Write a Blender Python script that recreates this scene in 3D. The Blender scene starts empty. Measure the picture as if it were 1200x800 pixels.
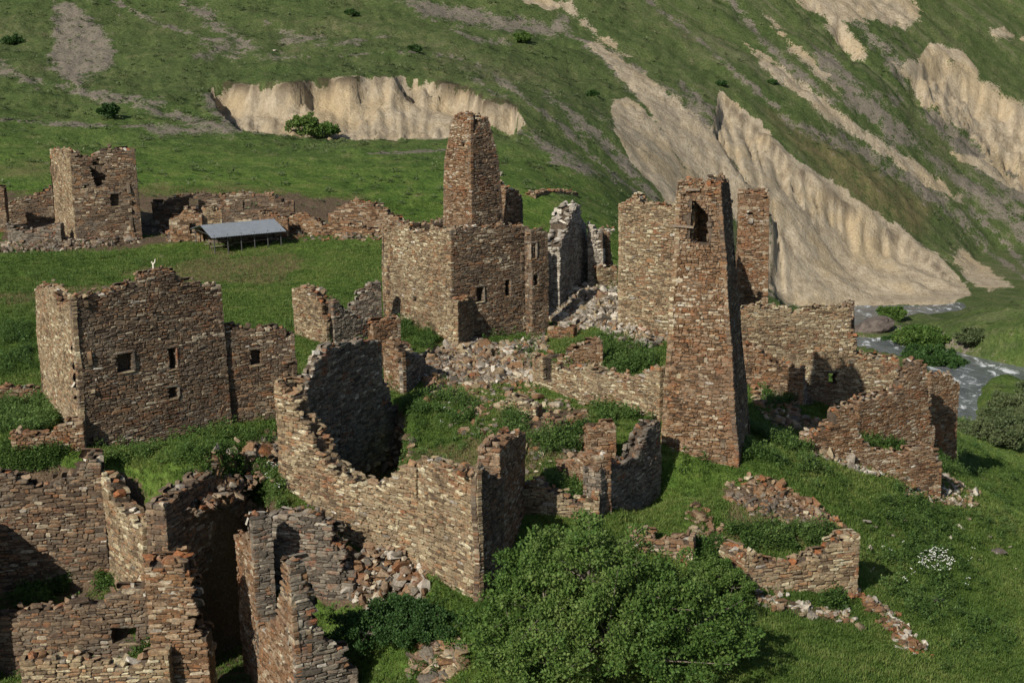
import bpy, bmesh, math, random
import numpy as np
from mathutils import Vector, Matrix
random.seed(7); np.random.seed(7)
R = math.radians
SC = bpy.context.scene
COL = SC.collection

# ------------------------------------------------------------------ camera
FPX = 1700.0                      # focal length in photo pixels (1200 wide)
CAMZ, PITCH, ROLL = 21.5, R(13.0), R(-1.0)
cam_d = bpy.data.cameras.new('camera'); cam = bpy.data.objects.new('camera', cam_d)
COL.objects.link(cam); SC.camera = cam
cam_d.sensor_width = 36.0; cam_d.lens = 36.0 * FPX / 1200.0
cam_d.clip_start = 0.5; cam_d.clip_end = 4000
cam.location = (0, 0, CAMZ)
CM = Matrix.Rotation(R(90) - PITCH, 3, 'X') @ Matrix.Rotation(ROLL, 3, 'Z')
cam.rotation_euler = CM.to_euler()
CMN = np.array(CM)

# ------------------------------------------------------------------ sky, sun, exposure
SUN_AZ = math.atan2(-0.835, -0.55)        # direction towards the sun in the XY plane
SUN_EL = R(35.5)
SUN_ON = 4.9
SKY_ON = 0.075
wd = bpy.data.worlds.new('World'); SC.world = wd; wd.use_nodes = True
nt = wd.node_tree
sky = nt.nodes.new('ShaderNodeTexSky'); sky.sky_type = 'NISHITA'; sky.sun_disc = False
sky.sun_elevation = SUN_EL; sky.sun_rotation = R(90) - SUN_AZ
nt.links.new(sky.outputs[0], nt.nodes['Background'].inputs[0])
nt.nodes['Background'].inputs[1].default_value = SKY_ON
sd = bpy.data.lights.new('sun', 'SUN'); sun = bpy.data.objects.new('sun', sd); COL.objects.link(sun)
sd.energy = SUN_ON; sd.angle = R(0.5); sd.color = (1.0, 0.93, 0.82)
SUNV = Vector((math.cos(SUN_AZ) * math.cos(SUN_EL), math.sin(SUN_AZ) * math.cos(SUN_EL), math.sin(SUN_EL)))
sun.rotation_euler = SUNV.to_track_quat('Z', 'Y').to_euler(); sun.location = (-60, -40, 90)
SC.view_settings.view_transform = 'Standard'; SC.view_settings.look = 'None'
SC.view_settings.exposure = 0.12; SC.view_settings.gamma = 1.0
SC.render.engine = 'CYCLES'
SC.cycles.max_bounces = 4; SC.cycles.diffuse_bounces = 2; SC.cycles.glossy_bounces = 2
SC.cycles.transparent_max_bounces = 6

# ------------------------------------------------------------------ photo pixel -> place
def ray(px, py):
    d = CM @ Vector(((px - 600) / FPX, (400 - py) / FPX, -1.0))
    return d
def at(px, py, Y):                # the point seen at a pixel, Y metres ahead
    d = ray(px, py); return Vector((d.x * Y / d.y, Y, CAMZ + d.z * Y / d.y))
def gz(px, py, z):                # the point seen at a pixel, at height z
    d = ray(px, py); t = (z - CAMZ) / d.z; return Vector((d.x * t, d.y * t, z))
def to_px(X, Y, Z):
    P = np.stack([X, Y, Z - CAMZ], -1) @ CMN      # = CM^T p
    return 600 + FPX * P[..., 0] / -P[..., 2], 400 - FPX * P[..., 1] / -P[..., 2]

# ------------------------------------------------------------------ numeric noise
def _h(i, j, k, s):
    n = (i * 374761393 + j * 668265263 + k * 2147483647 + s * 974634777) & 0xffffffff
    n = ((n ^ (n >> 13)) * 1274126177) & 0xffffffff
    n = ((n ^ (n >> 16)) * 2246822519) & 0xffffffff
    return ((n ^ (n >> 15)) & 0xffffff) / float(0xffffff)
def vnoise(x, y, s=0):
    x = np.asarray(x, float); y = np.asarray(y, float)
    xi = np.floor(x).astype(np.int64); yi = np.floor(y).astype(np.int64)
    fx = x - xi; fy = y - yi
    fx = fx * fx * (3 - 2 * fx); fy = fy * fy * (3 - 2 * fy)
    z = np.zeros_like(xi)
    a = _h(xi, yi, z, s); b = _h(xi + 1, yi, z, s); c = _h(xi, yi + 1, z, s); d = _h(xi + 1, yi + 1, z, s)
    return (a * (1 - fx) + b * fx) * (1 - fy) + (c * (1 - fx) + d * fx) * fy * 1.0
def fbm(x, y, o=4, s=0):
    t = 0; a = .5; n = 0
    for k in range(o):
        t = t + a * vnoise(x * 2 ** k + 17.3 * k, y * 2 ** k - 9.1 * k, s + k); n += a; a *= .5
    return t / n
def sstep(a, b, x):
    t = np.clip((x - a) / (b - a), 0, 1); return t * t * (3 - 2 * t)

def poly_sd(px, py, poly):        # signed distance, positive inside
    P = np.array(poly, float); n = len(P)
    d = np.full(px.shape, 1e9); ins = np.zeros(px.shape, bool)
    for i in range(n):
        ax, ay = P[i]; bx, by = P[(i + 1) % n]
        ex, ey = bx - ax, by - ay
        t = np.clip(((px - ax) * ex + (py - ay) * ey) / (ex * ex + ey * ey + 1e-9), 0, 1)
        dd = (px - ax - t * ex) ** 2 + (py - ay - t * ey) ** 2
        d = np.minimum(d, dd)
        c = ((ay > py) != (by > py)) & (px < ex * (py - ay) / (ey if abs(ey) > 1e-9 else 1e-9) + ax)
        ins ^= c
    return np.where(ins, np.sqrt(d), -np.sqrt(d))

# ------------------------------------------------------------------ terrain height
# (photo x, photo y, 'z' or 'Y', value): places on the ground
GC = [
 (0,800,'z',-5),(0,700,'z',-4.2),(130,700,'z',-4.4),(130,800,'z',-5.4),(200,800,'z',-6),(300,800,'z',-6),
 (0,545,'z',1.3),(60,545,'z',1.3),(130,555,'z',1.0),(200,560,'z',1.2),(225,558,'z',1.3),(260,556,'z',1.2),(310,560,'z',.6),(160,530,'z',1.4),
 (0,470,'z',1.8),(50,468,'z',1.6),(97,522,'z',1.4),(272,497,'z',1.3),(345,490,'z',1.2),(300,530,'z',1.0),
 (0,400,'z',2.2),(0,340,'z',2.4),(60,320,'z',2.4),(200,300,'z',2.2),(300,330,'z',2),(300,400,'z',1.8),(400,320,'z',2),(440,290,'z',2.2),
 (0,292,'z',2.6),(90,288,'z',2.6),(200,288,'z',2.4),(290,300,'z',2.2),(380,285,'z',2.4),(460,280,'z',2.6),
 (0,222,'Y',150),(170,222,'Y',148),(300,220,'Y',150),(420,230,'Y',150),(480,262,'Y',142),
 (0,160,'Y',176),(200,160,'Y',180),(370,165,'Y',184),(500,165,'Y',186),(600,165,'Y',188),(500,230,'Y',152),(600,215,'Y',156),(680,240,'Y',158),
 (0,90,'Y',215),(120,100,'Y',208),(240,100,'Y',207),(430,88,'Y',214),(600,130,'Y',203),(640,170,'Y',190),(690,200,'Y',182),
 (0,0,'Y',268),(200,0,'Y',270),(400,0,'Y',275),(600,0,'Y',286),(700,50,'Y',275),(600,60,'Y',250),(300,50,'Y',240),(120,50,'Y',240),
 (720,150,'Y',215),(740,250,'Y',178),(800,300,'Y',186),
 (800,0,'Y',305),(800,100,'Y',262),(800,200,'Y',226),(900,350,'Y',196),(930,345,'Y',207),
 (1000,0,'Y',330),(1000,100,'Y',288),(1000,200,'Y',258),(1000,300,'Y',236),(900,200,'Y',238),(900,100,'Y',272),
 (1199,0,'Y',380),(1199,100,'Y',335),(1199,200,'Y',300),(1199,290,'Y',272),(1190,334,'Y',262),(1100,250,'Y',264),(1100,100,'Y',310),
 (1000,357,'z',-24.6),(1110,357,'z',-24.6),(930,361,'z',-24.2),
 (1060,372,'z',-24.6),(1199,346,'z',-18.5),(1130,362,'z',-21.5),(1150,400,'z',-22.5),(1199,400,'z',-20.5),(1199,430,'z',-23.5),(1050,395,'z',-24.6),
 (1010,420,'z',-24.3),(1090,440,'z',-24),(1110,480,'z',-23.2),(1150,505,'z',-22.6),(1199,500,'z',-21.5),(1199,460,'z',-23.6),
 (1094,536,'Y',83.8),(1102,588,'Y',75.6),(1199,540,'z',-15.5),(1180,600,'z',-10.5),(1199,680,'z',-8),(1190,790,'z',-6.4),(1130,545,'z',-9.5),(1120,520,'z',-9.8),(1100,600,'z',-5.8),
 (1100,700,'z',-5.6),(1080,790,'z',-4.9),(1000,700,'z',-3.9),(1003,625,'z',-3.4),(900,780,'z',-3.3),(840,640,'z',-2.0),(870,690,'z',-3.0),(900,620,'z',-2.2),
 (864,548,'Y',67.3),(774,514,'Y',68.5),(900,560,'z',-.7),(950,540,'z',-1.5),(1000,545,'z',-2.6),(1070,578,'z',-4.3),(930,480,'z',-1.6),(960,500,'z',-2.2),(1000,480,'z',-3.4),(1060,500,'z',-5),(1090,520,'z',-6.2),
 (800,570,'z',-.4),(780,620,'z',-1.3),(740,630,'z',-1.4),(703,607,'z',-.8),(774,593,'Y',66.0),(800,598,'Y',65.3),(740,606,'Y',63.8),(640,605,'z',-.6),(612,600,'z',-.5),(820,600,'z',-1.1),
 (690,560,'z',.2),(650,520,'z',.8),(600,470,'z',1.0),(560,500,'z',.9),(500,500,'z',.9),(480,470,'z',1.0),(520,540,'z',.5),(640,560,'z',.1),(740,480,'z',.8),(700,490,'z',.8),
 (430,560,'z',-.2),(460,530,'z',.2),
 (562,708,'z',-1.8),(495,662,'z',-1.5),(430,645,'z',-1.6),(375,606,'z',-.6),(328,562,'z',.5),(440,720,'z',-3.2),(540,790,'z',-3.6),(640,700,'z',-2.4),(700,790,'z',-3.2),(800,790,'z',-3.2),
 (450,372,'z',1.5),(480,385,'z',1.4),(531,400,'z',1.2),(624,384,'z',1.2),(560,425,'z',1.1),(640,430,'z',1.0),(740,420,'z',1.0),(700,390,'z',1.5),(760,385,'z',1.2),(700,340,'z',2.6),(660,335,'z',2.6),
 (400,380,'z',1.6),(460,455,'z',1.1),(390,440,'z',1.2),(740,470,'z',.6),
]
_X, _Y, _Z = [], [], []
for x, y, k, v in GC:
    p = gz(x, y, v) if k == 'z' else at(x, y, v)
    _X.append(p.x); _Y.append(p.y); _Z.append(p.z)
# far and side anchors, outside the frame
for p in [(-60,30,-8),(0,30,-6),(40,30,-6),(90,50,-10),(-70,60,0),(-80,100,3),(-110,150,6),(-170,260,36),(-230,380,95),(-60,380,92),(0,430,110),
          (120,480,115),(230,520,110),(330,480,60),(300,380,20),(230,300,-12),(200,220,-14),(130,130,-22),(160,170,-18),(-200,200,12),(400,560,110),(-260,560,150),(80,620,160),(300,660,150)]:
    _X.append(p[0]); _Y.append(p[1]); _Z.append(p[2])
_X = np.array(_X); _Y = np.array(_Y); _Z = np.array(_Z)
def _ker(dx, dy): return np.sqrt(dx * dx + dy * dy + 4.0)
_A = _ker(_X[:, None] - _X[None], _Y[:, None] - _Y[None]) + np.eye(len(_X)) * -0.15
_n = len(_X); _M = np.zeros((_n + 3, _n + 3)); _M[:_n, :_n] = _A
_M[:_n, _n] = 1; _M[:_n, _n + 1] = _X; _M[:_n, _n + 2] = _Y; _M[_n:, :_n] = _M[:_n, _n:].T
_W = np.linalg.solve(_M, np.concatenate([_Z, [0, 0, 0]]))
def rbf(X, Y):
    out = _W[_n] + _W[_n + 1] * X + _W[_n + 2] * Y
    for i in range(_n): out = out + _W[i] * _ker(X - _X[i], Y - _Y[i])
    return out
WATER = -25.3
RIVER = [(985,359),(1110,358),(1125,356),(1125,361),(1100,366),(1040,372),(1004,377),(985,392),(1010,396),(1035,397),(1050,400),(1100,408),(1130,414),(1165,424),(1240,440),(1240,452),(1196,447),(1165,444),(1150,452),(1142,470),(1148,488),(1165,512),(1120,512),(1100,460),(1095,440),(1075,425),(1040,418),(985,408),(930,398),(930,372)]
_r = [gz(x, y, WATER) for x, y in RIVER]; RIVER_W = [(p.x, p.y) for p in _r]
# levelled floors of the sunken rooms: (corners as photo pixels on that level, level)
FL_W = [
 ([at(197,590,57.6).xy[:], at(228,590,59.9).xy[:], at(255,590,61.9).xy[:], at(296,590,64.2).xy[:], at(308,590,62.8).xy[:], at(312,650,57.6).xy[:], at(300,700,56.6).xy[:], at(318,900,50).xy[:], at(330,900,40).xy[:], at(230,900,40).xy[:], at(232,790,54).xy[:], at(215,700,56.3).xy[:], at(190,640,58).xy[:]], -7.0),
 ([gz(-120,690,-4.1).xy[:], gz(130,688,-4.1).xy[:], gz(176,716,-4.1).xy[:], at(180,722,58.3).xy[:], at(-120,735,58.0).xy[:]], -4.1),
 ([at(-120,760,56.6).xy[:], at(180,760,56.8).xy[:], at(200,790,54.6).xy[:], at(215,1000,40).xy[:], at(-120,1000,40).xy[:]], -6.0),
 ([(-9.9,65.6),(-7.0,73.2),(-6.5,74.4),(-5.7,73.6),(-5.6,69.5),(-6.3,62.0)], -2.4),
]
# eroded bare faces, outlined in the photo and fixed to the hill: cut depth, flute size
SCAR = [(243,104),(262,98),(300,100),(360,96),(392,92),(440,90),(500,93),(548,104),(570,118),(600,122),(618,146),(598,158),(575,150),(560,162),(420,164),(330,158),(290,154),(262,138)]
CLIFF = [(843,104),(856,118),(880,135),(905,160),(930,185),(960,205),(990,222),(1020,245),(1050,262),(1078,285),(1100,300),(1118,318),(1140,345),(1110,357),(1000,358),(940,356),(905,330),(905,262),(900,240),(860,190),(835,150)]
CRAG = [(1045,75),(1100,60),(1130,75),(1180,110),(1215,130),(1215,225),(1160,190),(1120,150),(1080,125)]
CRAG2 = [(965,30),(985,22),(1010,50),(1022,75),(1000,70),(975,50)]
SDS = [None, None]; PY0 = [None, None]
def height(X, Y):
    z = rbf(X, Y)
    far = sstep(150, 200, Y)
    z = z + (fbm(X * .12, Y * .12, 4, 3) - .5) * (.5 + far * 3.0) + (fbm(X * .7, Y * .7, 3, 9) - .5) * .3
    px, py = to_px(X, Y, z)
    m = far > 0
    jx = (fbm(X * .35, Y * .35, 3, 21) - .5) * 14
    # fall line runs to the right and towards the viewer
    q = (X * .66 + Y * .75)
    g = 1 - np.abs(2 * fbm(q * .16, (X * .75 - Y * .66) * .02, 3, 31) - 1)
    rightside = sstep(20, 60, X) * far
    z = z - rightside * (g ** 2) * 2.2 * sstep(180, 215, Y)
    sd = poly_sd(px, py, SCAR) + jx * .5
    SDS[0] = np.where(Y > 150, sd, -99)
    top = sstep(0, 5, sd)
    fl = 1 - np.abs(2 * fbm(X * .62 + Y * .06, Y * .05, 4, 41) - 1)
    z = z - m * top * (3.4 + .9 * fl ** 2 * sstep(2, 16, sd) + 1.2 * (fbm(X * .9, Y * .5, 3, 43) - .5))
    sd = poly_sd(px, py, CLIFF) + jx * .4
    SDS[1] = np.where((Y > 190) & (py < 330) & (px > 850), sd, -99); PY0[0] = py; PY0[1] = px
    fl = 1 - np.abs(2 * vnoise(X * .95 + (fbm(X * .1, Y * .1, 2, 52) - .5) * 2, Y * .02, 51) - 1)
    fl2 = 1 - np.abs(2 * fbm(q * .12, (X * .75 - Y * .66) * .03, 3, 53) - 1)
    z = z - m * (Y > 190) * sstep(WATER + .5, WATER + 8, z) * (sstep(0, 5, sd) * 1.8 + 1.7 * fl ** 2 * sstep(1, 7, sd) * (1 - sstep(12, 30, sd)) + .9 * fl2 ** 2 * sstep(8, 40, sd) + .8 * (fbm(X * .9, Y * .6, 3, 44) - .5))
    sd = poly_sd(px, py, CRAG) + jx
    z = z - m * (Y > 220) * sstep(-2, 12, sd) * (3.0 + 5.0 * (fbm(X * .35, Y * .35, 4, 61) - .4) + 3.5 * (fbm(X * .9, Y * .6, 3, 66) - .5) + 1.0 * np.abs(np.sin(z * 1.4 + 3 * fbm(X * .1, Y * .1, 2, 6))))
    sd = poly_sd(px, py, CRAG2) + jx
    z = z - m * (Y > 220) * sstep(-2, 8, sd) * (2.5 + 4 * (fbm(X * .5, Y * .5, 3, 62) - .4))
    # sunken rooms
    near = Y < 110
    for poly, zl in FL_W:
        k = sstep(-.5, .35, poly_sd(X, Y, poly) + (fbm(X * .8, Y * .8, 2, 15) - .5) * .4) * near
        z = z * (1 - k) + (zl + (fbm(X * .6, Y * .6, 3, 5) - .5) * .5) * k
    # river bed
    s = poly_sd(X, Y, RIVER_W)
    w = (Y > 140)
    rb = sstep(-1.5, 1.2, s + (fbm(X * .5, Y * .5, 2, 77) - .5) * 1.2)
    near_r = sstep(-9, -1, s)
    z = np.where(w, np.maximum(z, WATER + .25) * (1 - near_r) + np.clip(z, WATER + .3, WATER + 1.0 + 40 * (1 - near_r)) * near_r, z)
    z = np.where(w, z * (1 - rb) + (WATER - 1.0) * rb, z)
    return z
# fan shaped grid, finer near the viewer
NR, NCOL = 560, 760
_ys = 30 * (700 / 30.0) ** (np.linspace(0, 1, NR) ** 1.0)
_ss = np.linspace(-.56, .56, NCOL)
GS, GY = np.meshgrid(_ss, _ys)
GX = GS * (GY + 12)
GZ = height(GX, GY)
def H(x, y):                      # ground height, looked up on the grid
    r = (math.log(max(y, 30.01) / 30.0) / math.log(700 / 30.0)) * (NR - 1)
    c = (x / (y + 12) + .56) / 1.12 * (NCOL - 1)
    r = min(max(r, 0), NR - 1.001); c = min(max(c, 0), NCOL - 1.001)
    i, j = int(r), int(c); fr, fc = r - i, c - j
    return float((GZ[i, j] * (1 - fc) + GZ[i, j + 1] * fc) * (1 - fr) + (GZ[i + 1, j] * (1 - fc) + GZ[i + 1, j + 1] * fc) * fr)
def G(px, py, off=0.0, y0=35):    # the ground seen at a pixel
    d = ray(px, py); lo = None; Y = y0; prev = y0
    while Y < 600:
        p = at(px, py, Y)
        if p.z <= H(p.x, p.y) + off:
            a, b = prev, Y
            for _ in range(14):
                m = (a + b) / 2; p = at(px, py, m)
                if p.z <= H(p.x, p.y) + off: b = m
                else: a = m
            return at(px, py, b)
        prev = Y; Y *= 1.006
    return at(px, py, 600)

# ------------------------------------------------------------------ object helpers
def tag(o, label=None, cat=None, group=None, kind=None):
    if label: o['label'] = label
    if cat: o['category'] = cat
    if group: o['group'] = group
    if kind: o['kind'] = kind
    return o
GROUPS = {'ruined_house': 'roofless stone houses of the ruined village', 'ruined_annex': 'small annexes built against the houses', 'ruined_hut': 'broken hut corners', 'low_wall': 'low broken walls',
          'terrace_wall': 'ruined terrace walls across the meadow', 'river_bush': 'bushes along the river', 'hill_bush': 'lone bushes on the hillside', 'low_bush': 'low bushes among the ruins',
          'rubble_heap': 'heaps of fallen stones', 'stone_row': 'rows of fallen stones', 'picnic_table': 'picnic tables under the shelter', 'rock': 'loose rocks in the grass'}
def empty(name, loc, label=None, cat=None, group=None):
    o = bpy.data.objects.new(name, None); o.empty_display_size = .3
    COL.objects.link(o); o.location = loc; o['kind'] = 'thing'
    return tag(o, label, cat, group or GROUPS.get(name))
def link(name, me, parent=None, loc=(0, 0, 0)):
    o = bpy.data.objects.new(name, me); COL.objects.link(o); o.location = loc
    if parent is not None: o.parent = parent
    return o
def mk_mesh(name, V, F, mats, midx=None, smooth=False):
    """V (n,3); F list of arrays (m,k) of vertex indices, k = 3 or 4; midx list of arrays"""
    me = bpy.data.meshes.new(name)
    V = np.asarray(V, np.float32)
    me.vertices.add(len(V)); me.vertices.foreach_set('co', V.ravel())
    loops = np.concatenate([f.ravel() for f in F]).astype(np.int32)
    tot = np.concatenate([np.full(len(f), f.shape[1]) for f in F]).astype(np.int32)
    st = np.concatenate([[0], np.cumsum(tot)[:-1]]).astype(np.int32)
    me.loops.add(len(loops)); me.loops.foreach_set('vertex_index', loops)
    me.polygons.add(len(tot)); me.polygons.foreach_set('loop_start', st); me.polygons.foreach_set('loop_total', tot)
    for m in mats: me.materials.append(m)
    if midx is not None: me.polygons.foreach_set('material_index', np.concatenate(midx).astype(np.int32))
    me.polygons.foreach_set('use_smooth', np.full(len(tot), smooth))
    me.update(calc_edges=True); me.validate()
    return me
class MB:                         # collects simple shapes into one mesh
    def __init__(s): s.v = []; s.f = []
    def add(s, vs, fs):
        b = len(s.v); s.v += [tuple(v) for v in vs]; s.f += [tuple(i + b for i in f) for f in fs]
    def box(s, c, size, rz=0, ry=0, rx=0):
        M = Matrix.Rotation(rz, 3, 'Z') @ Matrix.Rotation(ry, 3, 'Y') @ Matrix.Rotation(rx, 3, 'X')
        vs = [Vector(c) + M @ Vector((x * size[0] / 2, y * size[1] / 2, z * size[2] / 2)) for x in (-1, 1) for y in (-1, 1) for z in (-1, 1)]
        s.add(vs, [(0, 1, 3, 2), (4, 6, 7, 5), (0, 4, 5, 1), (2, 3, 7, 6), (0, 2, 6, 4), (1, 5, 7, 3)])
    def tube(s, p, q, r0, r1, n=6):
        p = Vector(p); q = Vector(q); d = (q - p).normalized()
        a = d.orthogonal().normalized(); b = d.cross(a)
        vs = []
        for c, r in ((p, r0), (q, r1)):
            for k in range(n):
                t = 2 * math.pi * k / n; vs.append(c + a * (math.cos(t) * r) + b * (math.sin(t) * r))
        s.add(vs, [(k, (k + 1) % n, n + (k + 1) % n, n + k) for k in range(n)] + [tuple(range(n))[::-1], tuple(range(n, 2 * n))])
    def build(s, name, mat, parent=None, loc=(0, 0, 0), smooth=False):
        me = bpy.data.meshes.new(name); me.from_pydata(s.v, [], s.f); me.materials.append(mat)
        if smooth:
            for p in me.polygons: p.use_smooth = True
        return link(name, me, parent, loc)
# ------------------------------------------------------------------ materials
def mat(name, rough=.9):
    m = bpy.data.materials.new(name); m.use_nodes = True
    n = m.node_tree; b = n.nodes['Principled BSDF']; b.inputs['Roughness'].default_value = rough
    b.inputs['Specular IOR Level'].default_value = .25
    return m, n, b
def nd(n, t, **k):
    x = n.nodes.new(t)
    for a, v in k.items():
        if a.startswith('i_'): x.inputs[a[2:].replace('_', ' ')].default_value = v
        else: setattr(x, a, v)
    return x
def ramp(n, stops, interp='LINEAR'):
    r = n.nodes.new('ShaderNodeValToRGB'); r.color_ramp.interpolation = interp
    e = r.color_ramp.elements
    while len(e) < len(stops): e.new(.5)
    for k, (p, c) in enumerate(stops):
        e[k].position = p; e[k].color = (*c, 1)
    return r
def noise(n, co, scale, detail=3, rough=.55, dist=0):
    x = n.nodes.new('ShaderNodeTexNoise'); x.inputs['Scale'].default_value = scale
    x.inputs['Detail'].default_value = detail; x.inputs['Roughness'].default_value = rough
    x.inputs['Distortion'].default_value = dist
    n.links.new(co, x.inputs['Vector']); return x.outputs[0]
def mix(n, f, a, b, mode='MIX'):
    x = n.nodes.new('ShaderNodeMix'); x.data_type = 'RGBA'; x.blend_type = mode
    for s, v in ((x.inputs[0], f), (x.inputs[6], a), (x.inputs[7], b)):
        if hasattr(v, 'is_output') or hasattr(v, 'links'): n.links.new(v, s)
        elif isinstance(v, (int, float)): s.default_value = v
        else: s.default_value = (*v, 1)
    return x.outputs[2]
def math_(n, op, a, b=0.5, c=0.0, clamp=False):
    x = n.nodes.new('ShaderNodeMath'); x.operation = op; x.use_clamp = clamp
    for i, v in enumerate((a, b, c)):
        if hasattr(v, 'links'): n.links.new(v, x.inputs[i])
        else: x.inputs[i].default_value = v
    return x.outputs[0]
def mrange(n, v, a, b, c=0, d=1, smooth=True):
    x = n.nodes.new('ShaderNodeMapRange'); x.interpolation_type = 'SMOOTHSTEP' if smooth else 'LINEAR'
    n.links.new(v, x.inputs[0])
    for i, t in zip((1, 2, 3, 4), (a, b, c, d)): x.inputs[i].default_value = t
    return x.outputs[0]
def pos(n): return n.nodes.new('ShaderNodeNewGeometry').outputs['Position']
def bump(n, b, h, strength, dist):
    x = n.nodes.new('ShaderNodeBump'); x.inputs['Strength'].default_value = strength; x.inputs['Distance'].default_value = dist
    n.links.new(h, x.inputs['Height']); n.links.new(x.outputs[0], b.inputs['Normal'])

RUST = [(0, (.075, .05, .031)), (.2, (.14, .082, .045)), (.42, (.205, .12, .063)), (.62, (.21, .145, .095)), (.8, (.25, .185, .125)), (.93, (.31, .255, .18)), (1, (.40, .35, .27))]
BUFF = [(0, (.11, .08, .052)), (.2, (.18, .135, .085)), (.4, (.255, .20, .128)), (.56, (.31, .25, .163)), (.68, (.25, .145, .078)), (.8, (.23, .19, .135)), (.9, (.38, .325, .215)), (1, (.48, .44, .32))]
BROWN = [(0, (.065, .047, .034)), (.25, (.112, .08, .055)), (.45, (.16, .118, .08)), (.6, (.14, .12, .095)), (.72, (.195, .145, .098)), (.86, (.185, .098, .052)), (.95, (.26, .22, .16)), (1, (.38, .33, .25))]
GREY = [(0, (.065, .055, .045)), (.25, (.115, .10, .082)), (.5, (.17, .15, .122)), (.72, (.21, .185, .15)), (.85, (.18, .12, .085)), (.95, (.28, .25, .20)), (1, (.40, .37, .31))]
WHITE = [(0, (.16, .14, .115)), (.3, (.25, .225, .19)), (.6, (.34, .31, .265)), (.85, (.43, .40, .35)), (1, (.54, .51, .45))]
def stone_mat(name, stops, orange=.25, tint=(.24, .075, .028), tcol=None):
    m, n, b = mat(name, .92)
    g = n.nodes.new('ShaderNodeNewGeometry'); oi = n.nodes.new('ShaderNodeObjectInfo')
    r = math_(n, 'FRACT', math_(n, 'ADD', g.outputs['Random Per Island'], math_(n, 'MULTIPLY', oi.outputs['Random'], 7.31)))
    p = g.outputs['Position']
    lo = noise(n, p, .45, 4, .6)
    r2 = math_(n, 'ADD', r, math_(n, 'MULTIPLY', math_(n, 'SUBTRACT', lo, .5), .9), clamp=True)
    c = ramp(n, stops); n.links.new(r2, c.inputs[0])
    rr = math_(n, 'FRACT', math_(n, 'MULTIPLY', r, 13.7))
    patch = mrange(n, math_(n, 'ADD', noise(n, p, .8, 4, .6), math_(n, 'MULTIPLY', rr, .30)), .82 - orange * .6, 1.0 - orange * .5)
    col = mix(n, math_(n, 'MULTIPLY', patch, .8), c.outputs[0], tint)
    fine = noise(n, p, 9, 4, .7)
    col = mix(n, 1.0, col, mix(n, mrange(n, fine, .3, .72), (.55, .55, .55), (1.35, 1.3, 1.2)), 'MULTIPLY')
    mud = mrange(n, math_(n, 'ADD', noise(n, p, .33, 5, .65), math_(n, 'MULTIPLY', math_(n, 'SUBTRACT', rr, .5), .12)), .52, .66)
    col = mix(n, math_(n, 'MULTIPLY', mud, .5), col, tuple(v * .8 for v in stops[3][1]))
    drk = mrange(n, noise(n, p, .6, 4, .6), .30, .42)
    col = mix(n, 1.0, col, mix(n, drk, (.66, .64, .62), (1, 1, 1)), 'MULTIPLY')
    lich = mrange(n, noise(n, p, 22, 2, .5), .66, .72)
    col = mix(n, math_(n, 'MULTIPLY', lich, .35), col, (.42, .40, .33))
    n.links.new(col, b.inputs['Base Color'])
    bump(n, b, noise(n, p, 16, 4, .7), .6, .03)
    return m
M = {}
M['rust'] = stone_mat('rusty_slate', RUST, .20, (.23, .10, .045))
M['buff'] = stone_mat('buff_slate', BUFF, .12, (.19, .08, .04))
M['brown'] = stone_mat('brown_slate', BROWN, .10, (.15, .065, .033))
M['grey'] = stone_mat('grey_slate', GREY, .10)
M['white'] = stone_mat('pale_limestone', WHITE, .02)
M['cap'] = stone_mat('lichen_red_slate', RUST, .42, (.27, .10, .038))
def core_mat():
    m, n, b = mat('rubble_core', .97)
    p = pos(n)
    c = ramp(n, [(.3, (.055, .042, .03)), (.5, (.10, .076, .054)), (.7, (.16, .125, .09))]); n.links.new(noise(n, p, 5, 5, .7), c.inputs[0])
    n.links.new(c.outputs[0], b.inputs['Base Color']); bump(n, b, noise(n, p, 9, 4, .7), 1, .08)
    return m
M['core'] = core_mat()
def flat_mat(name, col, rough=.85, var=.3, sc=8, metal=0, bmp=.3):
    m, n, b = mat(name, rough)
    p = pos(n)
    k = noise(n, p, sc, 4, .65)
    c = mix(n, mrange(n, k, .3, .7), tuple(v * (1 - var) for v in col), tuple(min(1, v * (1 + var)) for v in col))
    n.links.new(c, b.inputs['Base Color']); b.inputs['Metallic'].default_value = metal
    bump(n, b, k, bmp, .02)
    return m
M['wood'] = flat_mat('grey_weathered_wood', (.2, .16, .12), sc=14)
M['darkwood'] = flat_mat('dark_wood', (.06, .045, .035), sc=14)
M['tin'] = flat_mat('zinc_sheet', (.21, .235, .26), .5, .12, 3, .3, .05)
M['post'] = flat_mat('steel_post', (.08, .08, .08), .6, .2, 5, .4)
M['pale'] = flat_mat('pale_dry_wood', (.6, .56, .47), .8, .15, 20)
M['black'] = flat_mat('dark_felt', (.02, .02, .02), .9, .15, 20)
M['bark'] = flat_mat('bark', (.19, .16, .13), .95, .35, 10)
M['petal'] = flat_mat('white_petals', (.75, .75, .68), .8, .05, 20)
M['boulder'] = flat_mat('grey_boulder', (.10, .082, .07), .9, .4, 1.3, 0, 1)

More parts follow.
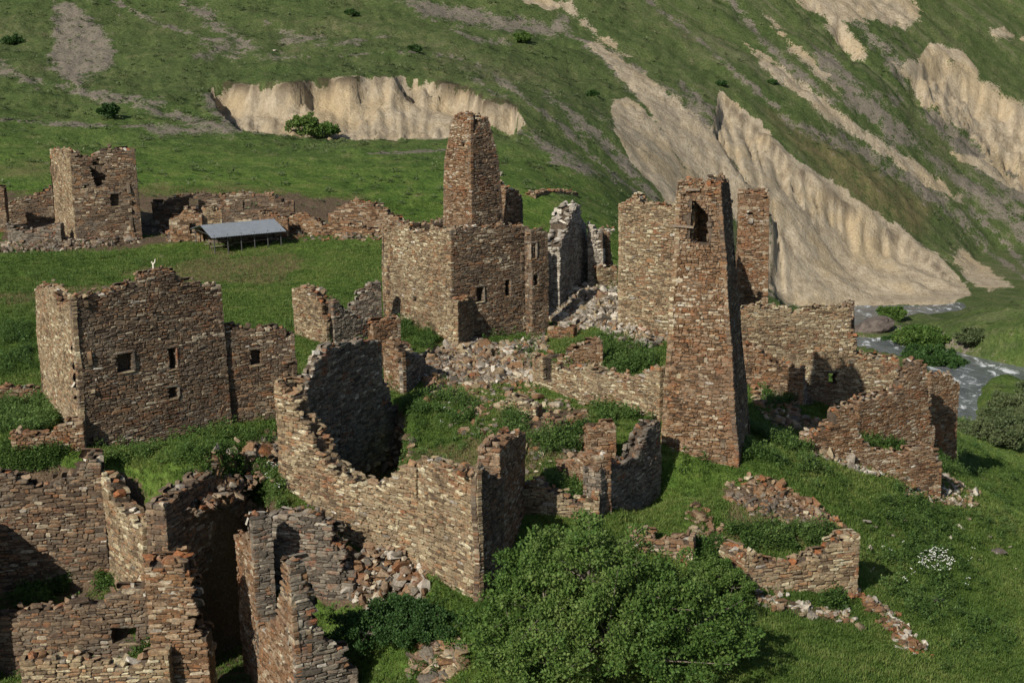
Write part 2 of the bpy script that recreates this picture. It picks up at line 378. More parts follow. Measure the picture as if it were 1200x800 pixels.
def ground_mat():
    m, n, b = mat('hillside', .95)
    p = pos(n)
    def A(k):
        a = n.nodes.new('ShaderNodeAttribute'); a.attribute_name = k; return a.outputs['Fac']
    sep = n.nodes.new('ShaderNodeSeparateXYZ'); n.links.new(p, sep.inputs[0])
    far = mrange(n, sep.outputs[1], 140, 215)
    big = noise(n, p, .05, 5, .6); med = noise(n, p, .45, 6, .65); fin = noise(n, p, 2.6, 5, .7); tiny = noise(n, p, 9, 3, .7)
    near_c = ramp(n, [(.3, (.045, .085, .018)), (.43, (.075, .135, .028)), (.55, (.11, .17, .038)), (.68, (.155, .175, .058))]); n.links.new(med, near_c.inputs[0])
    far_c = ramp(n, [(.34, (.05, .078, .028)), (.45, (.072, .102, .038)), (.54, (.092, .118, .048)), (.62, (.12, .13, .062)), (.72, (.18, .17, .105))])
    n.links.new(math_(n, 'ADD', math_(n, 'MULTIPLY', med, .55), math_(n, 'MULTIPLY', big, .45)), far_c.inputs[0])
    g = mix(n, far, near_c.outputs[0], far_c.outputs[0])
    g = mix(n, 1.0, g, mix(n, mrange(n, fin, .3, .7), (.62, .66, .55), (1.3, 1.25, 1.2)), 'MULTIPLY')
    g = mix(n, 1.0, g, mix(n, mrange(n, tiny, .3, .7), (.75, .78, .7), (1.2, 1.2, 1.15)), 'MULTIPLY')
    # streaks down the fall line on the right hill
    mp = nd(n, 'ShaderNodeMapping', vector_type='TEXTURE'); mp.inputs['Rotation'].default_value = (0, 0, R(-48)); mp.inputs['Scale'].default_value = (16, 1.3, 12)
    n.links.new(p, mp.inputs[0]); st = noise(n, mp.outputs[0], .55, 6, .7)
    sx = mrange(n, sep.outputs[0], 10, 45)
    stk = math_(n, 'MULTIPLY', math_(n, 'MULTIPLY', mrange(n, st, .50, .64), sx), far)
    g = mix(n, math_(n, 'MULTIPLY', stk, .45), g, (.18, .165, .105))
    dry = math_(n, 'MULTIPLY', A('dry'), mrange(n, math_(n, 'ADD', fin, med), .7, 1.15))
    g = mix(n, math_(n, 'MULTIPLY', dry, .95), g, (.155, .13, .062))
    # scree and gravel
    sc = ramp(n, [(.3, (.10, .085, .065)), (.5, (.19, .165, .13)), (.7, (.30, .265, .21))]); n.links.new(math_(n, 'ADD', math_(n, 'MULTIPLY', fin, .5), math_(n, 'MULTIPLY', tiny, .5)), sc.inputs[0])
    scm = mrange(n, math_(n, 'ADD', A('scree'), math_(n, 'MULTIPLY', math_(n, 'SUBTRACT', math_(n, 'ADD', math_(n, 'MULTIPLY', med, .5), math_(n, 'MULTIPLY', fin, .5)), .5), 3.8)), .36, .62)
    g = mix(n, scm, g, sc.outputs[0])
    spk = math_(n, 'MULTIPLY', mrange(n, math_(n, 'ADD', math_(n, 'MULTIPLY', fin, .6), math_(n, 'MULTIPLY', big, .5)), .60, .70), math_(n, 'MULTIPLY', far, .28))
    g = mix(n, spk, g, (.19, .165, .12))
    # bare earth of the cliffs
    mp2 = nd(n, 'ShaderNodeMapping'); mp2.inputs['Scale'].default_value = (1, 1, .14); n.links.new(p, mp2.inputs[0])
    cf = noise(n, mp2.outputs[0], .6, 6, .65)
    ba = ramp(n, [(.3, (.26, .21, .145)), (.45, (.37, .31, .22)), (.56, (.43, .365, .265)), (.72, (.50, .43, .32))]); n.links.new(cf, ba.inputs[0])
    ba2 = mix(n, mrange(n, noise(n, p, .09, 4, .6), .45, .66, 0, .8), ba.outputs[0], (.43, .34, .21))
    crk = mrange(n, noise(n, mp2.outputs[0], 1.3, 6, .8), .56, .66)
    ba2 = mix(n, math_(n, 'MULTIPLY', crk, .38), ba2, (.15, .115, .08))
    ba2 = mix(n, 1.0, ba2, mix(n, mrange(n, fin, .3, .7), (.82, .8, .78), (1.1, 1.1, 1.1)), 'MULTIPLY')
    bm = mrange(n, math_(n, 'ADD', A('bare'), math_(n, 'MULTIPLY', math_(n, 'SUBTRACT', math_(n, 'ADD', math_(n, 'MULTIPLY', fin, .6), math_(n, 'MULTIPLY', med, .4)), .5), 1.5)), .42, .56)
    g = mix(n, bm, g, ba2)
    dirt = mrange(n, math_(n, 'ADD', A('dirt'), math_(n, 'MULTIPLY', math_(n, 'SUBTRACT', fin, .5), 1.6)), .4, .62)
    dc = ramp(n, [(.3, (.07, .05, .032)), (.6, (.16, .115, .075)), (.8, (.26, .2, .14))]); n.links.new(tiny, dc.inputs[0])
    g = mix(n, dirt, g, dc.outputs[0])
    g = mix(n, math_(n, 'MULTIPLY', A('soil'), .85), g, (.06, .045, .03))
    n.links.new(g, b.inputs['Base Color'])
    bump(n, b, math_(n, 'ADD', math_(n, 'MULTIPLY', med, 2.0), math_(n, 'ADD', fin, math_(n, 'MULTIPLY', tiny, .3))), .75, .5)
    b.inputs['Specular IOR Level'].default_value = .1
    return m
M['ground'] = ground_mat()
def water_mat():
    m, n, b = mat('river_water', .18)
    p = pos(n)
    mp = nd(n, 'ShaderNodeMapping'); mp.inputs['Scale'].default_value = (1, .55, 1); mp.inputs['Rotation'].default_value = (0, 0, R(20)); n.links.new(p, mp.inputs[0])
    a = noise(n, mp.outputs[0], .55, 6, .7, .6)
    f = mrange(n, a, .52, .66)
    c = mix(n, f, mix(n, mrange(n, noise(n, mp.outputs[0], .3, 3), .35, .65), (.08, .09, .095), (.15, .165, .17)), (.62, .65, .66))
    n.links.new(c, b.inputs['Base Color']); n.links.new(mrange(n, f, 0, 1, .16, .8), b.inputs['Roughness'])
    bump(n, b, noise(n, mp.outputs[0], 1.2, 5, .7, .4), .8, .35)
    b.inputs['Specular IOR Level'].default_value = .5
    return m
M['water'] = water_mat()
def leaf_mat(name, stops, trans=.15):
    m, n, b = mat(name, .6)
    g = n.nodes.new('ShaderNodeNewGeometry'); oi = n.nodes.new('ShaderNodeObjectInfo')
    r = math_(n, 'FRACT', math_(n, 'ADD', g.outputs['Random Per Island'], oi.outputs['Random']))
    k = math_(n, 'ADD', math_(n, 'MULTIPLY', r, .42), math_(n, 'ADD', math_(n, 'MULTIPLY', mrange(n, noise(n, g.outputs['Position'], 1.6, 3), .35, .65), .24), math_(n, 'MULTIPLY', mrange(n, noise(n, g.outputs['Position'], .16, 4), .32, .68), .34)))
    c = ramp(n, stops); n.links.new(k, c.inputs[0]); n.links.new(c.outputs[0], b.inputs['Base Color'])
    t = n.nodes.new('ShaderNodeBsdfTranslucent'); n.links.new(c.outputs[0], t.inputs[0])
    mx = n.nodes.new('ShaderNodeMixShader'); mx.inputs[0].default_value = trans
    n.links.new(b.outputs[0], mx.inputs[1]); n.links.new(t.outputs[0], mx.inputs[2])
    n.links.new(mx.outputs[0], n.nodes['Material Output'].inputs[0])
    b.inputs['Specular IOR Level'].default_value = .2
    return m
M['leaf'] = leaf_mat('shrub_leaf', [(.12, (.034, .076, .015)), (.5, (.080, .148, .030)), (.88, (.16, .22, .062))], .25)
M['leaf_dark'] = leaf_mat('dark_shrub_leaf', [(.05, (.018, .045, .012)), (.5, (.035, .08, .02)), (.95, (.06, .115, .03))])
M['leaf_dull'] = leaf_mat('dull_shrub_leaf', [(.05, (.06, .085, .035)), (.5, (.10, .13, .055)), (.95, (.15, .18, .085))], .25)
M['grass'] = leaf_mat('grass_blade', [(.15, (.048, .092, .017)), (.5, (.10, .165, .032)), (.85, (.19, .22, .065))], .25)
M['weed'] = leaf_mat('nettle_leaf', [(.1, (.040, .082, .018)), (.5, (.075, .138, .032)), (.9, (.13, .19, .055))], .25)
M['straw'] = leaf_mat('dry_grass_blade', [(.05, (.10, .095, .035)), (.5, (.17, .145, .065)), (.95, (.25, .21, .11))], .15)
# ------------------------------------------------------------------ ground sheet and river
BARE = [SCAR, CLIFF, CRAG, CRAG2,
 [(685,50),(702,50),(740,76),(792,112),(835,150),(862,190),(900,240),(906,330),(1000,362),(920,357),(885,330),(860,260),(810,215),(790,180),(757,128),(718,80)],
 [(716,118),(735,112),(757,128),(790,180),(830,240),(850,300),(800,260),(770,225),(740,190),(720,150)],
 [(1075,70),(1110,66),(1150,90),(1130,60),(1090,50)],[(1100,178),(1130,190),(1215,236),(1215,225),(1150,185)],[(600,-5),(640,-5),(655,8),(640,12)],
 [(870,48),(900,66),(960,108),(1000,140),(1060,180),(1118,218),(1136,243),(1100,228),(1040,190),(960,134),(900,88)],
 [(888,8),(905,22),(948,62),(972,88),(1000,120),(975,108),(950,86),(915,48)],
 [(646,0),(668,0),(700,32),(742,68),(734,70),(690,38)],
 [(915,-20),(1065,-20),(1082,22),(1060,36),(1010,26),(985,30),(940,10)],
 [(1113,290),(1128,291),(1192,336),(1160,344),(1140,336),(1118,312)],
 [(1150,35),(1172,30),(1215,44),(1215,52),(1165,45)]]
SCREE = [
 [(62,4),(88,4),(110,24),(136,56),(134,80),(96,96),(104,112),(188,118),(184,126),(112,120),(82,100),(56,76),(62,45)],
 [(460,-5),(545,10),(640,26),(668,10),(664,36),(640,44),(590,36),(500,20)],
 [(200,-5),(240,8),(262,30),(310,60),(290,62),(238,28)],[(225,64),(330,66),(225,70)],[(232,52),(262,52),(282,62),(250,60)],
 [(145,148),(200,148),(276,152),(270,158),(180,158)],[(0,70),(20,82),(10,92),(0,90)],[(245,104),(262,120),(290,154),(262,150),(238,112)],
 [(310,22),(330,40),(420,52),(420,56),(330,48)],
 [(1040,195),(1080,205),(1110,235),(1090,240)],
 [(1075,118),(1100,138),(1160,172),(1215,205),(1215,256),(1150,206),(1085,146)],
 [(950,60),(1000,96),(1060,150),(1080,175),(1040,160),(985,115)],[(1080,180),(1150,215),(1215,250),(1215,262),(1140,232)],
 [(700,130),(740,170),(790,220),(760,200)],[(540,80),(600,120),(560,100)],[(620,155),(690,190),(700,206),(650,190)],
 [(800,105),(840,150),(858,178),(850,180),(812,140)],[(1040,385),(1120,392),(1180,425),(1130,412),(1060,402)]]
DIRT = [
 [(-20,284),(60,284),(165,276),(240,272),(330,276),(330,282),(240,284),(150,292),(40,296),(-20,300)],
 [(160,226),(330,226),(420,236),(470,262),(440,274),(330,276),(160,276)],[(0,225),(160,224),(160,284),(0,284)],
 [(500,400),(560,398),(625,412),(640,440),(560,450),(500,440)],[(640,330),(700,340),(775,360),(775,400),(700,385),(640,360)],
 [(440,500),(470,500),(470,530),(440,530)],[(840,570),(905,560),(985,610),(960,625),(900,600),(860,590)],[(885,695),(1000,722),(985,732),(900,712)],
 [(340,660),(500,640),(500,712),(380,716)],[(300,560),(340,600),(420,640),(380,650),(300,610)],[(600,478),(690,480),(690,540),(600,520)],
 [(640,560),(700,545),(700,600),(640,600)]]
DRY = [[(150,322),(240,298),(335,296),(362,308),(330,330),(230,334)],[(-10,350),(60,338),(150,338),(40,352)],[(455,535),(520,520),(620,510),(640,560),(560,560)],
 [(580,480),(690,480),(700,550),(600,540)],[(0,200),(40,192),(60,200),(30,206)],[(330,228),(420,232),(440,250),(380,262),(335,258)],
 [(900,130),(1000,180),(1090,240),(1080,280),(980,220)],[(150,222),(330,222),(330,232),(150,232)],
 [(850,580),(960,600),(940,640),(850,630)]]
STREAK = [([(560,78),(600,104),(660,150),(720,205),(790,262),(830,325)],4),([(640,112),(700,160),(760,225),(812,292)],7),([(600,150),(660,180),(720,215)],5),
 ([(955,58),(1010,112),(1080,178),(1150,232),(1210,282)],9),([(1000,22),(1040,60),(1075,112)],8),([(850,-5),(905,60),(960,108),(1000,150)],5),([(750,-5),(820,48),(900,118),(945,160)],4),
 ([(930,145),(980,165),(1035,190)],8),([(1035,200),(1080,220),(1120,250),(1150,285)],9),([(1082,118),(1130,170),(1200,235)],6),([(1136,243),(1165,270),(1200,310)],4),([(960,84),(1000,110),(1050,120)],7),
 ([(800,100),(830,128),(862,172),(900,235)],5),([(665,38),(700,60),(760,120)],4),([(480,5),(520,30),(560,48),(600,52)],3),([(0,85),(60,100),(120,110),(190,122)],6),([(60,100),(150,120),(240,145),(280,155)],5),
 ([(320,68),(400,66),(480,60),(560,72)],1.5),([(130,0),(190,30),(260,50)],3),([(330,40),(400,50),(470,40)],2),([(1150,290),(1180,310),(1215,335)],4),([(1040,170),(1075,200),(1085,215)],6),([(0,140),(80,146),(200,150)],3),([(430,180),(520,176)],2)]
def streaks(seed):
    px, py = PXY; o = np.zeros_like(px)
    for pts, w in STREAK:
        for (ax, ay), (bx, by) in zip(pts, pts[1:]):
            m = (px > min(ax, bx) - 20) & (px < max(ax, bx) + 20) & (py > min(ay, by) - 20) & (py < max(ay, by) + 20) & (GY > 150)
            ex, ey = bx - ax, by - ay; t = np.clip(((px[m] - ax) * ex + (py[m] - ay) * ey) / (ex * ex + ey * ey), 0, 1)
            d = np.hypot(px[m] - ax - t * ex, py[m] - ay - t * ey) + (fbm(GX[m] * .3, GY[m] * .3, 3, seed) - .5) * w * 2.2
            o[m] = np.maximum(o[m], 1 - sstep(w * .3, w * 1.5, d))
    return o
def paint(polys, soft, seed, near=True):
    px, py = PXY; o = np.zeros_like(px)
    for p in polys:
        P = np.array(p); x0, y0 = P.min(0) - soft * 2; x1, y1 = P.max(0) + soft * 2
        m = (px > x0) & (px < x1) & (py > y0) & (py < y1) & (GY > 40)
        if not m.any(): continue
        d = poly_sd(px[m], py[m], p) + (fbm(GX[m] * .5, GY[m] * .5, 3, seed) - .5) * soft * 1.6
        o[m] = np.maximum(o[m], sstep(-soft, soft, d))
    return o
PXY = to_px(GX, GY, GZ)
at_b = np.maximum.reduce([paint(BARE[:2], 3.5, 101) * 1.1, paint(BARE[2:4], 10, 106) * .72, paint(BARE[4:5], 6, 105) * .78, paint(BARE[5:9], 5, 105) * .98, paint(BARE[9:], 8, 107) * .7]); at_s = np.maximum(paint(SCREE + [BARE[4]], 10, 102) * .78, streaks(120) * .62); at_d = paint(DIRT, 7, 103) * .8; at_y = paint(DRY, 12, 104)
def band(sd, a, b): return sstep(a - 1.5, a, sd) * (1 - sstep(b, b + 2, sd))
at_r = band(SDS[0], -1.2, .3) * ((PY0[0] < 128) & (PY0[1] > 262)) * sstep(.34, .44, fbm(GX * .25, GY * .25, 3, 8))
at_r = np.maximum(at_r, band(SDS[1], -.5, .8) * .7 * sstep(.4, .5, fbm(GX * .3, GY * .3, 3, 9)))
infloor = np.zeros_like(GZ)
for poly, zl in FL_W: infloor = np.maximum(infloor, sstep(-.6, .4, poly_sd(GX, GY, poly)))
at_d = np.maximum(at_d, infloor * .55)
steep = np.abs(np.gradient(GZ, axis=0) / np.gradient(GY, axis=0)); steep = steep * (GY < 140)
at_d = np.maximum(at_d, sstep(.9, 1.6, steep))
idx = np.arange(NR * NCOL).reshape(NR, NCOL)
q = np.stack([idx[:-1, :-1], idx[:-1, 1:], idx[1:, 1:], idx[1:, :-1]], -1).reshape(-1, 4)
me = mk_mesh('ground', np.stack([GX, GY, GZ], -1).reshape(-1, 3), [q], [M['ground']], smooth=True)
for nm, a in (('bare', at_b), ('scree', at_s), ('dirt', at_d), ('dry', at_y), ('soil', at_r)):
    t = me.attributes.new(nm, 'FLOAT', 'POINT'); t.data.foreach_set('value', a.ravel().astype(np.float32))
tag(link('ground', me), 'grassy valley side with bare cliffs and scree above the ruined village', kind='structure')
xs = np.linspace(20, 190, 60); ys = np.linspace(140, 260, 50); WX, WY = np.meshgrid(xs, ys)
ii = np.arange(3000).reshape(50, 60); wq = np.stack([ii[:-1, :-1], ii[:-1, 1:], ii[1:, 1:], ii[1:, :-1]], -1).reshape(-1, 4)
WZ = WATER + (fbm(WX * .6, WY * .35, 3, 400) - .5) * .5
tag(link('river', mk_mesh('river', np.stack([WX, WY, WZ], -1).reshape(-1, 3), [wq], [M['water']], smooth=True)), 'grey rushing mountain river with white rapids', kind='structure')
# ------------------------------------------------------------------ stone shapes (unit size)
rng = np.random.RandomState(11)
def block_tpl(ring):
    """dressed slate block: back ring, edge ring, inset face ring; x along wall, y out, z up"""
    c = [(-1, -1), (1, -1), (1, 1), (-1, 1)] if ring == 4 else [(-.7, -1), (.7, -1), (1, -.6), (1, .6), (.7, 1), (-.7, 1), (-1, .6), (-1, -.6)]
    c = np.array(c) * .5; c = c + rng.uniform(-.07, .07, c.shape)
    t = rng.uniform(-.06, .06)
    V = [(x, -.5, z) for x, z in c] + [(x, .40 + rng.uniform(-.04, .04), z) for x, z in c]
    V += [(x * rng.uniform(.72, .86), .5 + x * t * 2 + rng.uniform(-.04, .04), z * rng.uniform(.62, .8)) for x, z in c]
    n = ring; Q = []
    for k in range(n):
        j = (k + 1) % n
        Q += [(k, j, n + j, n + k), (n + k, n + j, 2 * n + j, 2 * n + k)]
    if n == 4: Q.append((8, 9, 10, 11))
    else: Q += [(16, 17, 18, 23), (23, 18, 19, 22), (22, 19, 20, 21)]
    return np.array(V), [np.array([q[::-1] for q in Q])]
def rock_tpl(n=13):
    bm = bmesh.new()
    for _ in range(n):
        v = rng.normal(size=3); v /= np.abs(v).max() ** .75 * np.linalg.norm(v) ** .25
        bm.verts.new(v * .5 * rng.uniform(.8, 1.05))
    r = bmesh.ops.convex_hull(bm, input=bm.verts)
    bmesh.ops.delete(bm, geom=[g for g in r['geom_interior'] if isinstance(g, bmesh.types.BMVert)], context='VERTS')
    bmesh.ops.recalc_face_normals(bm, faces=bm.faces)
    bm.verts.index_update()
    V = np.array([v.co[:] for v in bm.verts]); F = np.array([[v.index for v in f.verts] for f in bm.faces if len(f.verts) == 3])
    bm.free(); return V, [F]
TPL = [block_tpl(4) for _ in range(10)] + [block_tpl(8) for _ in range(10)] + [rock_tpl() for _ in range(14)]
B4, B8, RK = (0, 10), (10, 20), (20, 34)
_tme = {}
def tpl_mesh(k, mname):
    if (k, mname) not in _tme:
        V, F = TPL[k]; _tme[(k, mname)] = mk_mesh('stone', V, F, [M[mname]])
    return _tme[(k, mname)]

class Stones:
    """all stones of one thing; bakes most into one mesh, the largest seen become objects"""
    def __init__(s): s.rec = []      # (centre, 3x3 matrix, template, material, wall index, front?)
    def add(s, c, m, t, mt, w=0, front=False): s.rec.append((c, m, t, mt, w, front))
    def bake(s, root, name, walls, limit=300, minpx=9.0, single='stone', cap='capstone', sname='masonry', occl=None):
        loc = np.array(root.location)
        rec = s.rec
        if not rec: return
        C = np.array([r[0] for r in rec]); MT = np.array([r[1] for r in rec]); T = np.array([r[2] for r in rec])
        px, py = to_px(C[:, 0], C[:, 1], C[:, 2])
        dist = np.linalg.norm(C - np.array([0, 0, CAMZ]), axis=1)
        size = np.linalg.norm(MT[:, :, 0], axis=1) * FPX / dist * (1 + .3 * np.linalg.norm(MT[:, :, 2], axis=1) / .2)
        ok = np.array([r[5] for r in rec]) & (px > -5) & (px < 1205) & (py > -5) & (py < 805) & (size > minpx)
        cand = np.where(ok)[0]; cand = cand[np.argsort(-size[cand])][:limit]
        pick = np.zeros(len(rec), bool); pick[cand] = True
        for i in cand:
            c, m, t, mt, w, f = rec[i]
            par = walls[w] if walls else root
            o = bpy.data.objects.new(cap if t >= RK[0] and walls else single, tpl_mesh(t, mt)); COL.objects.link(o)
            o.parent = par
            mm = Matrix(((*m[0], 0), (*m[1], 0), (*m[2], 0), (0, 0, 0, 1)))
            mm.translation = Vector(np.array(c) - loc)
            o.matrix_local = mm
        rest = ~pick
        mats = sorted({r[3] for r in rec}); V, F, MI = [], [], []; off = 0; Fq, Ft, Mq, Mt_ = [], [], [], []
        mids = np.array([mats.index(r[3]) for r in rec])
        for k in range(len(TPL)):
            sel = np.where(rest & (T == k))[0]
            if not len(sel): continue
            v, f = TPL[k]
            W = np.einsum('nij,vj->nvi', MT[sel], v) + (C[sel] - loc)[:, None]
            V.append(W.reshape(-1, 3)); fa = f[0]
            ff = (fa[None] + (off + np.arange(len(sel)) * len(v))[:, None, None]).reshape(-1, fa.shape[1])
            mi = np.repeat(mids[sel], len(fa))
            (Fq if fa.shape[1] == 4 else Ft).append(ff); (Mq if fa.shape[1] == 4 else Mt_).append(mi)
            off += len(sel) * len(v)
        if V:
            me = mk_mesh(sname, np.concatenate(V), Fq + Ft, [M[m] for m in mats], Mq + Mt_)
            if pick.any() or walls: tag(link(sname, me, root), kind='stuff')
            else: tag(link(sname, me, root), kind='stuff')

def rotm(ax, ay, az): return np.stack([ax, ay, az], 1)
def rand_rot(tilt=.35):
    e = Matrix.Rotation(random.uniform(0, 6.28), 3, 'Z') @ Matrix.Rotation(random.gauss(0, tilt), 3, 'X') @ Matrix.Rotation(random.gauss(0, tilt), 3, 'Y')
    return np.array(e)
def rock(S, p, size, mt, tilt=.35, w=0, front=True, flat=.5):
    size = min(size, 1.1); a = size * random.uniform(.8, 1.3); b = size * random.uniform(.6, .95); c = size * flat * random.uniform(.6, 1.2)
    S.add(tuple(p), rand_rot(tilt) * np.array([a, b, c])[None], random.randrange(*RK), mt, w, front)

def poly_in(x, y, P):
    c = False
    for (ax, ay), (bx, by) in zip(P, P[1:] + P[:1]):
        if (ay > y) != (by > y) and x < (bx - ax) * (y - ay) / (by - ay) + ax: c = not c
    return c
class Wall:
    def __init__(s, A, B, T=.7, bt=0.0, bte=0.0, bt2=(99, 0), flip=False):
        s.A = Vector(A); s.B = Vector(B)
        d = Vector((s.B.x - s.A.x, s.B.y - s.A.y, 0)); s.L = d.length; s.t = d.normalized()
        n = Vector((s.t.y, -s.t.x, 0))                      # right of A->B: towards the viewer when B is right of A
        s.n = -n if flip else n
        s.T = T; s.bt = bt; s.bte = bte; s.bt2 = bt2; s.zr = s.A.z; s.lean = 0.0
    def sh(s, v): return s.bt * max(v, -1) + s.bt2[1] * max(0, v - s.bt2[0])
    def she(s, v): return s.bte * max(v, -1) + (s.bt2[1] if s.bte else 0) * max(0, v - s.bt2[0])
    def P(s, u, z, w):
        v = z - s.zr; e = s.she(v)
        u2 = s.L / 2 + (u - s.L / 2) * (1 - 2 * e / s.L)
        return s.A + s.t * (u2 + s.lean * v) + s.n * (w - s.sh(v)) + Vector((0, 0, z - s.A.z))
    def from_px(s, px, py):
        d = ray(px, py); O = Vector((0, 0, CAMZ)); z = s.zr
        for _ in range(12):
            off = s.sh(z - s.zr); t = ((s.A - s.n * off - O).dot(s.n)) / d.dot(s.n); p = O + d * t; z = .5 * z + .5 * p.z
        t = ((s.A - s.n * s.sh(z - s.zr) - O).dot(s.n)) / d.dot(s.n); p = O + d * t
        e = s.she(p.z - s.zr); u = (p - s.A).dot(s.t) - s.lean * (p.z - s.zr)
        return s.L / 2 + (u - s.L / 2) / (1 - 2 * e / s.L), p.z
    def profile(s, pts, world=False, ext=True):
        a = [tuple(p) for p in pts] if world else [s.from_px(*p) for p in pts]
        a.sort(key=lambda q: q[0])
        us = [a[0][0]]; zs = [a[0][1]]
        for u, z in a[1:]: us.append(max(u, us[-1] + .02)); zs.append(z)
        s.us, s.zs = np.array(us), np.array(zs)
        return s
    def h(s, u): return float(np.interp(u, s.us, s.zs))

